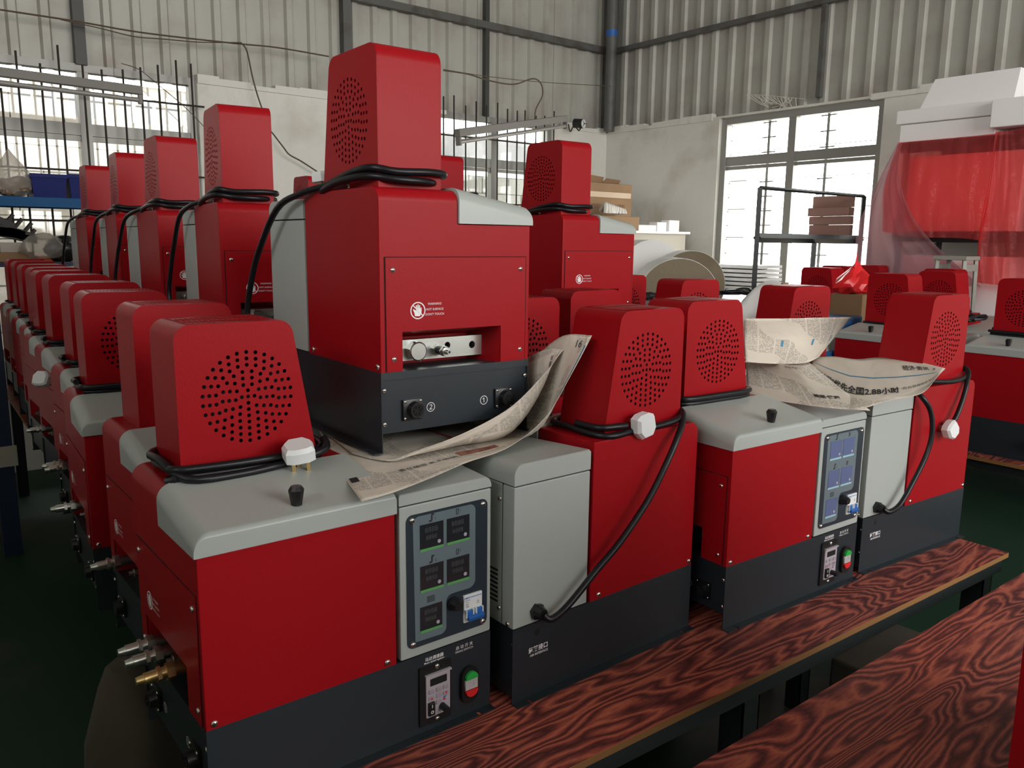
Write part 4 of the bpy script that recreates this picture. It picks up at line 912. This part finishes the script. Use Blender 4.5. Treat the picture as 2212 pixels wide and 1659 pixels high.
loft(g, [(FX+.08, a, zA), (FX+.42, a, zA), (FX+.42, a-.06, zB), (FX+.14, a-.06, zB)], [(FX+.08, b, zA), (FX+.42, b, zA), (FX+.42, b+.0, zB), (FX+.14, b+.0, zB)])
tag(obj('foam_box', g, FOAM), 'sloping white foam tray on top of the long foam box', 'foam box', 'white foam boxes on the right rack')
def film_sheet(name, rows_, m, label, cat='plastic sheet', nu=40, nv=20, amp=.012, seed=1):
    fn = grid_surface(rows_); rnd = random.Random(seed); ph = [rnd.uniform(0, 6) for _ in range(6)]
    g = bmesh.new(); V = []
    for j in range(nv+1):
        r_ = []
        for i in range(nu+1):
            s, t_ = i/nu, j/nv; p = fn(s, t_); a = amp*(.3+t_)*(math.sin(s*19+ph[0]+2*t_)+.6*math.sin(s*37+ph[1]-t_*3)+.4*math.sin(t_*11+s*7+ph[2])); r_.append(g.verts.new(p+Vector((-abs(a)*1.0, a*.4, 0))))
        V.append(r_)
    for j in range(nv):
        for i in range(nu): g.faces.new((V[j][i], V[j][i+1], V[j+1][i+1], V[j+1][i]))
    me = bpy.data.meshes.new(name); g.to_mesh(me); g.free(); me.shade_smooth(); o = mesh_obj(name, me, m); tag(o, label, cat); return o
fx = FX-.03
zlow = .50
film_sheet('plastic_sheet', [[at(1942, 308, x=fx), at(2000, 303, x=fx), at(2080, 296, x=fx), at(2158, 288, x=fx)],
                             [at(1915, 400, x=fx-.04), at(1985, 400, x=fx-.03), at(2070, 400, x=fx-.03), at(2140, 400, x=fx-.02)],
                             [at(1905, 500, x=fx-.08), at(1975, 512, x=fx-.04), at(2065, 514, x=fx-.03), at(2130, 520, x=fx-.03)]], REDFILM, 'bright red translucent film hanging from under the foam boxes', seed=3)
film_sheet('plastic_sheet', [[at(2150, 286, x=fx-.05), at(2190, 280, x=fx-.05), at(2300, 262, x=fx-.05)], [at(2135, 400, x=fx-.07), at(2190, 400, x=fx-.07), at(2320, 395, x=fx-.07)], [at(2115, 500, x=fx-.09), at(2190, 500, x=fx-.09), at(2330, 500, x=fx-.09)], [at(2110, 610, x=fx-.1), at(2190, 620, x=fx-.1), at(2330, 640, x=fx-.1)]], REDFILM, 'second fold of red film at the right edge of the picture', seed=5, amp=.02)
film_sheet('plastic_sheet', [[at(1941, 310, x=fx-.02), at(1945, 312, x=fx-.02)], [at(1893, 400, x=fx-.06), at(1945, 400, x=fx-.06)], [at(1852, 500, x=fx-.1), at(2000, 505, x=fx-.09)], [at(1850, 600, x=fx-.12), at(2120, 620, x=fx-.11)]], PINKFILM, 'pale pink clear film spreading out at the left of the red film', nu=24, seed=8)
# cartons between the rack and the film
zc0 = rb+.024
for i, (u0_, u1_, v0, v1, lab) in enumerate(((1835, 1905, 505, 478, 'lowest torn carton of the little stack beside the red film'), (1836, 1905, 478, 458, 'second carton up beside the red film'), (1834, 1905, 458, 438, 'third carton up, sticking out furthest left'), (1845, 1908, 438, 410, 'top carton of the little stack beside the red film'))):
    y0 = 2.24; x0 = at(u0_, v0, y=y0).x; x1 = min(at(u1_, v0, y=y0).x, 5.7); za = zc0+(at(1860, v0, y=y0).z-at(1860, 505, y=y0).z)*.94; zz = zc0+(at(1860, v1, y=y0).z-at(1860, 505, y=y0).z)*.94
    g = bmesh.new(); box(g, x0, x1, y0, y0+.35, za+.001, zz-.001, .004); tag(obj('carton', g, mat('pinkish_carton%d' % i, (.42, .25, .21), .8)), lab, 'carton', 'cartons beside the red film')
for i, (y0_, y1_, z0_, z1_) in enumerate(((ya-.75, ya-.03, zb+.035, zs-.10), (-.25, .72, zb+.035, zs-.14), (ya-.7, ya-.05, -.26, zb-.12))):
    foam_box(FX+.06, FX+.5, y0_, y1_, z0_+.001, z1_, ('white foam block showing faintly through the red film, left of the fold', 'white foam block behind the second fold of red film', 'white foam block on the lower board behind the clear film')[i])
# stool
sx, sy = at(2052, 556, x=4.75).x, at(2052, 556, x=4.75).y
STX, STY = 4.97, 1.14; STZ = at(2052, 553, x=4.97).z
# ---- stool stands on the far machine tops
stl = empty('stool', (STX, STY, .001), 0, 'grey-green wooden stool seen above the red covers at right', 'stool')
g = bmesh.new(); box(g, -.10, .10, -.10, .10, STZ-.025, STZ, .004); obj('seat', g, STOOL, stl)
for x in (-1, 1):
    for y in (-1, 1): g = bmesh.new(); cyl(g, (x*.10, y*.10, 0), (x*.08, y*.08, STZ-.025), .014, n=4); obj('leg', g, STOOL, stl)
for y in (-1, 1): g = bmesh.new(); box(g, -.08, .08, y*.085-.008, y*.085+.008, STZ-.09, STZ-.05); obj('rail', g, STOOL, stl)
# red plastic bag standing on the sideways machine
def lump(name, loc, rx_, ry_, rz_, m, label, cat, seed=1, n=2, amp=.25, knot=False, group=None, sub=3):
    g = bmesh.new(); bmesh.ops.create_icosphere(g, subdivisions=sub, radius=1); rnd = random.Random(seed); ph = [Vector((rnd.uniform(-3, 3), rnd.uniform(-3, 3), rnd.uniform(-3, 3))) for _ in range(7)]
    for v in g.verts:
        k = 1+amp*sum(math.sin(v.co.dot(p)*2.2+i) for i, p in enumerate(ph))/5; c = v.co*k
        if knot and c.z > .35: f = max(.12, 1-(c.z-.35)*1.5); c.x *= f; c.y *= f; c.z += (c.z-.35)*.9
        if c.z < -.8: c.z = -.8
        v.co = Vector((c.x*rx_, c.y*ry_, (c.z+.8)*rz_))
    o = obj(name, g, m, None, 50 if amp < .3 else 25); o.location = loc; return tag(o, label, cat, group)
BAGP = tuple(at(1846, 634, x=3.80))
g = bmesh.new(); box(g, 3.72, 3.93, BAGP[1]-.09, BAGP[1]+.09, .001, BAGP[2]-.001, .003); tag(obj('carton', g, CARTON), 'upright brown carton propping up the red plastic bag', 'carton')
bagm = mat('red_bag_film', (.75, .02, .025), .28)
lump('plastic_bag', BAGP, .115, .09, .068, bagm, 'crumpled red plastic bag on a machine below the window', 'bag', 4, amp=.6, knot=True)
g = bmesh.new(); box(g, 3.48, 3.53, 1.368, 1.38, .001, .66); tag(obj('wood_strip', g, CARTON), 'short upright strip of carton beside the red bag', 'carton strip')
# foam rolls
def foam_roll(c, r, ln, ang, label, endm=FOAMK):
    g = bmesh.new(); d = Vector((math.cos(ang), math.sin(ang), 0)); a = Vector(c); cyl(g, a, a+d*ln, r, n=48)
    cyl(g, a+d*ln*.0-d*.002, a-d*.001, r*.99, n=48, mi=1)
    o = obj('foam_roll', g, [FOAMR, endm], None, 40); tag(o, label, 'foam roll', 'rolls of white packing foam')
    return o
c1 = at(1466, 646, y=2.35); foam_roll((c1.x, c1.y, c1.z), .262, .5, math.radians(48), 'nearest big roll of white foam, brown shaded end facing the camera')
c2 = at(1492, 616, y=2.95); foam_roll((c2.x, c2.y, c2.z), .262, .5, math.radians(48), 'second foam roll just above the nearest one')
c3 = at(1408, 590, y=3.42); foam_roll((c3.x, c3.y, c3.z), .27, .42, math.radians(62), 'foam roll wrapped in shiny white film at left of the pile', FOAMR)
for (x, y, z1, lab) in ((c1.x+.25, c1.y+.3, c1.z-.262, 'plain carton under the nearest foam roll'), (c2.x+.25, c2.y+.42, c2.z-.256, 'plain carton under the second foam roll'), (c3.x+.12, c3.y+.45, c3.z-.27, 'plain carton under the wrapped foam roll')):
    g = bmesh.new(); box(g, x-.2, x+.2, y-.12, y+.2, .001, max(.03, z1)); tag(obj('carton', g, CARTON), lab, 'carton')
c4 = at(1745, 585, y=2.12)
lump('foam_sheet_pile', (4.30, 1.98, .001), .42, .10, .34, FOAMR, 'rounded white foam bundle behind the black rack post', 'foam bundle', 9, amp=.06, sub=4)
g = bmesh.new()
for k in range(7): q = at(1560, 575+k*9, y=3.0); box(g, q.x, q.x+.38, q.y-.3, q.y+.2, q.z-.012, q.z+.012, .003)
tag(obj('foam_sheets', g, FOAMR), 'stack of thin white foam sheets right of the rolls', 'foam sheets', kind='stuff')
# corner shelf with carton, rags and small white boxes
cs = empty('storage_cabinet', (3.9, 4.3, ZF), 0, 'low pale cabinet in the corner under the brown carton', 'cabinet')
zc = at(1400, 500, y=4.1).z
g = bmesh.new(); box(g, -.75, 1.85, -.38, .45, 0, zc-.02-ZF); obj('carcass', g, CARTONP, cs); g = bmesh.new(); box(g, -.78, 1.88, -.41, .48, zc-.02-ZF, zc-ZF); obj('top', g, FOAM, cs)
def cbox(u0, u1, v1, yy, dep, m, label, name='carton', cat='carton', zbase=None, grp=None, tilt=0):
    x0, x1 = at(u0, v1, y=yy).x, at(u1, v1, y=yy).x; zz = at((u0+u1)/2, v1, y=yy).z; zb_ = zc+.001 if zbase is None else zbase
    g = bmesh.new(); box(g, x0, x1, yy, yy+dep, zb_, zz, .004); o = obj(name, g, m); tag(o, label, cat, grp); return o
cbt = cbox(1262, 1366, 396, 4.15, .4, CARTON, 'brown carton leaning in the corner above the upper right machine')
g = bmesh.new(); x0, x1 = at(1262, 440, y=4.14).x, at(1366, 440, y=4.14).x
box(g, x0+.02, x1-.02, 4.143, 4.149, at(1300, 426, y=4.14).z, at(1300, 414, y=4.14).z); obj('tape', g, mat('brown_tape', (.42, .28, .15), .25), cbt)
mesh_obj('print', text_me('易碎物品  小心轻放', .05, fr(((x0+x1)/2, 4.142, at(1300, 446, y=4.14).z), (1, 0, 0), (0, 0, 1))), mat('faded_print', (.2, .12, .07), .9), cbt)
for k in range(2):
    g = bmesh.new(); xx0 = x0+.02+k*.22; loft(g, [(xx0, 4.15, cbt.data.vertices[0].co.z), (xx0+.2, 4.15, cbt.data.vertices[0].co.z), (xx0+.2, 4.156, cbt.data.vertices[0].co.z), (xx0, 4.156, cbt.data.vertices[0].co.z)], [(xx0+.02, 4.10, cbt.data.vertices[0].co.z+.001), (xx0+.22, 4.10, cbt.data.vertices[0].co.z+.001), (xx0+.22, 4.106, cbt.data.vertices[0].co.z), (xx0+.02, 4.106, cbt.data.vertices[0].co.z)])
    g.free()
zt_ = max(v.co.z for v in cbt.data.vertices)
for k, (a, b, h) in enumerate(((.0, .24, .06), (.22, .45, .04))):
    g = bmesh.new(); loft(g, [(x0+a, 4.17, zt_-.002), (x0+b, 4.17, zt_-.002), (x0+b, 4.175, zt_-.002), (x0+a, 4.175, zt_-.002)], [(x0+a+.03, 4.12, zt_+h), (x0+b-.02, 4.13, zt_+h*.8), (x0+b-.02, 4.135, zt_+h*.8), (x0+a+.03, 4.125, zt_+h)]); obj('flap', g, CARTON, cbt)
cbox(1372, 1418, 486, 3.98, .12, FOAM, 'flat white foam block beside the brown carton', 'foam_block', 'foam block', grp='white offcuts in the corner')
cbox(1420, 1440, 480, 3.99, .10, FOAM, 'small white foam block in the corner, left of the tilted one', 'foam_block', 'foam block', grp='white offcuts in the corner')
cbox(1446, 1468, 476, 3.99, .10, FOAM, 'taller white foam block, right end of the corner offcuts', 'foam_block', 'foam block', grp='white offcuts in the corner')
pr = at(1325, 480, y=3.97)
g = bmesh.new(); box(g, pr.x-.22, pr.x+.26, 3.91, 4.13, zc+.001, zc+.118, .003); tag(obj('carton', g, CARTON), 'flat carton under the bundle of pale cotton strips', 'carton')
g = bmesh.new()
for k in range(9): tube(g, ccr([Vector((pr.x-.12+.028*k, 0, 0))+Vector((.02*math.sin(k), 3.95, zc+.14)), Vector((pr.x-.10+.028*k, 3.97, zc+.22-.006*k)), Vector((pr.x-.07+.028*k, 4.06, zc+.17))], 5), .019, 6)
tag(obj('rag_bundle', g, WHITEC, None, 60), 'bundle of pale cotton strips in front of the brown carton', 'rags', kind='stuff')
# blue machines with sloping grey tops
def blue_machine(x, y, rz, w, d_, h, label):
    t = empty('blue_machine', (x, y, 0), rz, label, 'machine', 'blue and grey machines behind the red ones')
    g = bmesh.new(); box(g, 0, w, 0, d_, .001, h*.62, .006); obj('housing', g, BLUEM, t)
    g = bmesh.new(); loft(g, [(0, .02, h*.62), (0, d_, h*.62), (0, d_, h), (0, d_*.35, h)], [(w*.5, .02, h*.62), (w*.5, d_, h*.62), (w*.5, d_, h), (w*.5, d_*.35, h)]); obj('sloped_cover', g, GREY, t)
    g = bmesh.new(); box(g, w*.52, w, .02, d_-.02, h*.62, h*.9, .008); obj('hopper_lid', g, BLUEM, t)
    g = bmesh.new(); box(g, .02, w*.48, -.003, .004, .05, h*.5, .001); obj('front_plate', g, NAVY, t)
    return t
p = at(1840, 700, z=.45)
blue_machine(3.29, .99, .0, .37, .36, .56, 'blue machine with a grey sloping top left of the pale reflection')
blue_machine(2.78, 1.45, .05, .34, .36, .50, 'blue machine behind the drilled cover above the newspapers')
blue_machine(2.78, 1.95, .0, .42, .38, .53, 'blue machine with glossy top in front of the foam rolls')
blue_machine(3.40, 1.95, .0, .50, .38, .52, 'wide blue machine with loose cables lying on it')
for (u, v, yy, sd, lab) in ((1600, 612, 1.95, 3, 'tangle of black cables on the wide blue machine'), (1390, 612, 1.98, 5, 'black cable heap at the left foot of the foam roll'), (2125, 690, 1.0, 8, 'black cable coil by the small white box at right')):
    c = at(u, v, y=yy+.1); r = random.Random(sd); g = bmesh.new()
    zc_ = (.53 if yy > 1.9 else .48)
    if sd == 8: c = Vector((4.06, .70, .47)); zc_ = .475
    for k in range(4): tube(g, ccr([(c.x+r.uniform(-.16, .16), c.y+r.uniform(-.08, .08), zc_+.012+r.uniform(0, .03)) for _ in range(6)], 5, True), .008, 6, True)
    tag(obj('cable_tangle', g, RUBBER, None, 60), lab, 'cables')
# ================================================================== LEFT SIDE: blue shelf and junk, rack, sacks
SY = 4.78
zsh = at(86, 447, y=SY).z; zst = at(86, 426, y=SY).z; xsh = at(172, 436, y=SY).x+.12
bs = empty('blue_shelf', (-.4, SY+.2, ZF), 0, 'blue steel shelf below the barred window at far left', 'shelf')
g = bmesh.new(); box(g, -1.2, xsh+.4, -.2, -.18, zsh-ZF, zst-ZF); box(g, -1.2, xsh+.4, .10, .12, zsh-ZF, zst-ZF); obj('beam', g, BLUES, bs); g = bmesh.new(); box(g, -1.2, xsh+.4, -.18, .10, zst-.02-ZF, zst-.002-ZF); obj('shelf_board', g, BLUES, bs)
for x in (-1.18, xsh+.38):
    for y in (-.18, .10): g = bmesh.new(); box(g, x-.02, x+.02, y-.02, y+.02, 0, zst-ZF); obj('post', g, NAVY, bs)
zl2 = at(60, 566, y=SY).z
g = bmesh.new(); box(g, -1.2, xsh+.4, -.2, .12, zl2-.03-ZF, zl2-ZF); obj('shelf_board', g, NAVY, bs)
def on_shelf(u0, u1, v1, z0, dep, m, label, name, cat, y=SY+.03, grp=None, taper=0):
    x0, x1 = at(u0, v1, y=y).x, at(u1, v1, y=y).x; z1 = at((u0+u1)/2, v1, y=y).z; t_ = taper
    g = bmesh.new(); loft(g, [(x0+t_, y+t_, z0), (x1-t_, y+t_, z0), (x1-t_, y+dep-t_, z0), (x0+t_, y+dep-t_, z0)], [(x0, y, z1), (x1, y, z1), (x1, y+dep, z1), (x0, y+dep, z1)])
    o = obj(name, g, m); return tag(o, label, cat, grp)
z1_ = zst+.0015
b1 = on_shelf(66, 143, 377, z1_, .22, BLUEBIN, 'dark blue plastic bin beside the clear bag on the shelf', 'storage_bin', 'bin', grp='blue bins on the shelf', taper=.01)
b2 = on_shelf(148, 200, 378, z1_, .22, BLUEBIN, 'dark blue plastic bin half hidden by the last upper machine', 'storage_bin', 'bin', grp='blue bins on the shelf', taper=.01)
for b_ in (b1, b2):
    zz = max(v.co.z for v in b_.data.vertices); xs_ = [v.co.x for v in b_.data.vertices]; g = bmesh.new(); box(g, min(xs_)-.006, max(xs_)+.006, SY+.022, SY+.034, zz-.02, zz+.004); obj('rim', g, BLUEBIN, b_)
pb = at(28, 424, y=SY+.1)
bag = lump('clear_bag', (pb.x, SY+.10, z1_), .125, .09, .125, CLEARFILM, 'tied clear plastic bag full of brown scraps on the blue shelf', 'bag', 12, amp=.22, knot=True)
bagin = lump('scraps', (pb.x, SY+.10, z1_+.002), .105, .075, .062, mat('brown_scraps', (.14, .10, .07), .8, bump=(40, 1, .02), var=((.35, .28, .22), 30, .45, .6)), None, None, 3, amp=.45)
bagin.parent = bag; bagin.location = (0, 0, .002); 
for k in ('label', 'category'):
    if k in bagin: del bagin[k]
bagin['kind'] = 'stuff'
z2_ = zl2+.001
on_shelf(-30, 74, 545, z2_, .26, CARTON, 'flat brown carton under the pale one on the lower left shelf', 'carton', 'carton', grp='cartons on the lower shelf')
o = on_shelf(0, 55, 524, at(20, 545, y=SY+.03).z+.001, .2, CARTONP, 'pale cream carton under the heap of black parts', 'carton', 'carton', grp='cartons on the lower shelf')
on_shelf(79, 133, 554, z2_, .25, ORANGE, 'bright orange carton at the foot of the left shelf', 'carton', 'carton', grp='cartons on the lower shelf')
zz0 = at(20, 523, y=SY+.03).z
r = random.Random(5)
for k, (u, v, s) in enumerate(((2, 500, .07), (22, 503, .08), (46, 508, .07), (12, 482, .05), (60, 515, .05))):
    c = at(u, v, y=SY+.08); g = bmesh.new()
    box(g, -s, s, -.03, .03, -s*.45, s*.45, .004, mtx=Matrix.Rotation(r.uniform(-.5, .5), 4, 'Y')); cyl(g, (0, 0, 0), (s*.9, .0, s*1.1), .012, n=6)
    o = obj('metal_part', g, mat('dark_part%d' % k, (.03, .027, .025), .6)); o.location = (c.x, SY+.08, max(zz0+s*.5, c.z)); tag(o, ('black machine part at the left edge of the junk heap', 'black machine part in the middle of the junk heap', 'black machine part with a slanted spike in the junk heap', 'small black part topping the junk heap', 'small black part at the right end of the junk heap')[k], 'metal part', 'black parts heaped on the left shelf')
c = at(88, 560, y=SY+.1); lump('clear_bag', (c.x, SY-.02, at(95, 556, y=SY).z-.005), .12, .08, .085, CLEARFILM, 'milky plastic bag slumped above the orange carton', 'bag', 22, amp=.25)
c = at(140, 580, y=SY+.0); lump('black_bag', (c.x+.0, SY+.06, z2_), .10, .09, .095, PLASTICB, 'black plastic bag right of the orange carton', 'bag', 25, amp=.25)
# second blue rack nearer, only its legs seen at the left edge
rk3 = empty('blue_rack', (-.25, 3.8, ZF), 0, 'dark blue rack legs standing on the floor at the left edge', 'rack')
for (x, y) in ((.145, 3.54), (.145, 4.11), (-.6, 3.54), (-.6, 4.11)):
    g = bmesh.new(); c = Vector(rk3.location); box(g, x-c.x-.04, x-c.x+.04, y-c.y-.02, y-c.y+.02, 0, 1.28); obj('post', g, NAVY, rk3)
g = bmesh.new(); box(g, -.37, .395, -.26, -.22, .38, .44); obj('beam', g, NAVY, rk3); g = bmesh.new(); box(g, -.37, .395, -.28, .32, 1.22, 1.24); obj('shelf_board', g, NAVY, rk3); g = bmesh.new(); box(g, -.37, .395, -.25, .32, .44, .45); obj('shelf_board', g, NAVY, rk3)
q = at(55, 1003, y=3.5); g = bmesh.new(); box(g, .09, .20, 3.50, 3.515, q.z, at(55, 960, y=3.5).z); tag(obj('paper_tag', g, CARTONP), 'pale card tag hanging on the dark blue rack leg', 'tag')
# sacks on the floor under the benches
for (x, y, sx_, sz, sd, lab) in ((.17, .30, .10, .36, 31, 'grey woven sack under the corner of the nearest bench'), (.10, .92, .11, .34, 34, 'dark sack leaning under the second bench at left'), (1.55, .55, .22, .16, 36, 'grey sheet-wrapped bundle on the floor beneath the bench')):
    lump('sack', (x, y, ZF), sx_, .15, sz, SACK, lab, 'sack', sd, amp=.16, group='sacks on the floor')
g = bmesh.new(); box(g, 2.16, 2.6, -.15, .22, ZF+.001, ZF+.20, .01); tag(obj('carton', g, mat('dusty_carton', (.10, .085, .07), .9)), 'dusty grey carton on the floor between the benches', 'carton')
g = bmesh.new(); box(g, 1.15, 1.75, -.25, .15, ZF+.001, ZF+.12, .01); tag(obj('carton', g, mat('dusty_board', (.09, .08, .065), .9)), 'flattened dusty carton below the front bench edge', 'carton')
# ================================================================== LAMPS, WIRES, SMALL THINGS
def tube_light(a, b, label, w=.045):
    a, b = Vector(a), Vector(b); t = empty('tube_light', tuple(a), 0, label, 'lamp'); d = b-a; ln = d.length; q = d.to_track_quat('X', 'Z').to_matrix().to_4x4()
    g = bmesh.new(); box(g, 0, ln, -w/2, w/2, 0, w*1.1, .003, mtx=q); obj('fitting', g, FIXT, t)
    g = bmesh.new(); cyl(g, q @ Vector((.02, 0, -.032)), q @ Vector((ln-.02, 0, -.032)), .014, n=12); obj('tube', g, TUBEM, t, 40)
    for k in (.15, .85):
        p_ = d*k; g = bmesh.new(); cyl(g, p_, p_+Vector((0, 0, ZC-a.z-p_.z)), .0012, n=4); obj('hanger', g, WIREB, t)
    for x in (.0, ln-.02): g = bmesh.new(); box(g, x, x+.02, -.018, .018, -.055, 0, .002, mtx=q); obj('lamp_holder', g, FIXT, t)
    return t
a = at(306, 205, y=4.35); b = at(-120, 150, y=4.35); tube_light(b, a, 'unlit fluorescent tube lamp hanging before the left window')
a = at(988, 296, y=3.4); b = at(1222, 263, y=4.0); tube_light(a, b, 'unlit fluorescent tube lamp hanging before the middle window')
def wire(pts, r, m, label, cat='wire'):
    g = bmesh.new(); tube(g, ccr(pts, 6), r, 5); tag(obj('wire', g, m, None, 60), label, cat)
YW = YB-.10
def WP(L_, y=YW): return [at(u, v, y=y) for u, v in L_]
wire(WP([(-60, 12), (60, 30), (170, 47), (290, 68), (400, 82), (520, 95), (600, 103), (710, 122)]), .006, WIRE, 'long sagging brown cable across the metal sheets at top left')
wire(WP([(130, 42), (220, 62), (290, 79), (360, 85), (430, 91), (520, 92)], YW-.02), .004, WIRE, 'thinner second cable drooping below the long one')
wire(WP([(520, 92), (533, 110), (545, 165), (556, 205), (565, 232), (580, 275), (592, 292), (612, 318), (625, 334), (650, 348), (690, 374)]), .006, WIRE, 'cable dropping from the long wire down the white wall')
wire(WP([(958, 152), (1010, 160), (1060, 175), (1110, 182), (1150, 170), (1168, 180), (1172, 205), (1158, 235), (1155, 258)], 4.4), .006, WIRE, 'dark cable looping down to the middle tube lamp')
wire(WP([(958, 150), (1060, 166), (1180, 178), (1320, 186)], 4.6), .003, WIRE, 'thin straight wire above the middle tube lamp')
wire(WP([(262, 137), (300, 150), (338, 180), (400, 232), (440, 273)], YW), .003, WIRE, 'thin wire slanting across the left window')
wire([at(u, v, x=XR-.02) for u, v in ((1612, 205), (1650, 206), (1700, 210), (1740, 214))], .002, COBWEB, 'top strand of the dusty cobweb over the bright window', 'cobweb')
g = bmesh.new(); r = random.Random(3)
for k in range(14):
    u = 1615+k*8; p = at(u, 206+k*.5, x=XR-.03); q = at(1660+k*4+r.uniform(-12, 12), 222+r.uniform(0, 14), x=XR-.02); tube(g, ccr([p, (p+q)/2+Vector((0, 0, -.01)), q], 3), .0028, 4)
for k in range(8):
    p = at(1640+r.uniform(-20, 60), 208+r.uniform(0, 20), x=XR-.03); q = p+Vector((0, r.uniform(-.12, .12), r.uniform(-.06, .03))); tube(g, [p, q], .0022, 4)
tag(obj('cobweb', g, COBWEB), 'dusty cobweb strands hanging at the top left of the bright window', 'cobweb', kind='stuff')
wl_ = empty('wall_fan', tuple(at(1255, 268, y=YB-.25)), 0, 'small dark box with a round white face right of the middle tube lamp', 'fan')
g = bmesh.new(); cyl(g, (-.03, .06, .01), (.0, -.03, 0), .045, n=20); obj('housing', g, FIXT if False else DKSTEEL, wl_, 40)
g = bmesh.new(); cyl(g, (.0, -.03, 0), (.003, -.038, 0), .042, n=20); obj('face', g, WHITEP, wl_, 40)
g = bmesh.new()
for k in range(3): a = k*2*PI/3; tube(g, [(.004, -.040, 0), (.004+.032*math.cos(a), -.041, .032*math.sin(a))], .004, 4)
obj('blade', g, DKSTEEL, wl_)
g = bmesh.new(); tube(g, [(0.02, .02, -.02), (.09, .12, -.03)], .012, 6); obj('bracket', g, WHITEP, wl_)
wire([at(1228, 268, y=YB-.3), at(1232, 284, y=YB-.3), at(1240, 272, y=YB-.28), at(1250, 282, y=YB-.26), at(1255, 276, y=YB-.25)], .006, WIREB, 'short tangled wire between tube lamp and round fan')
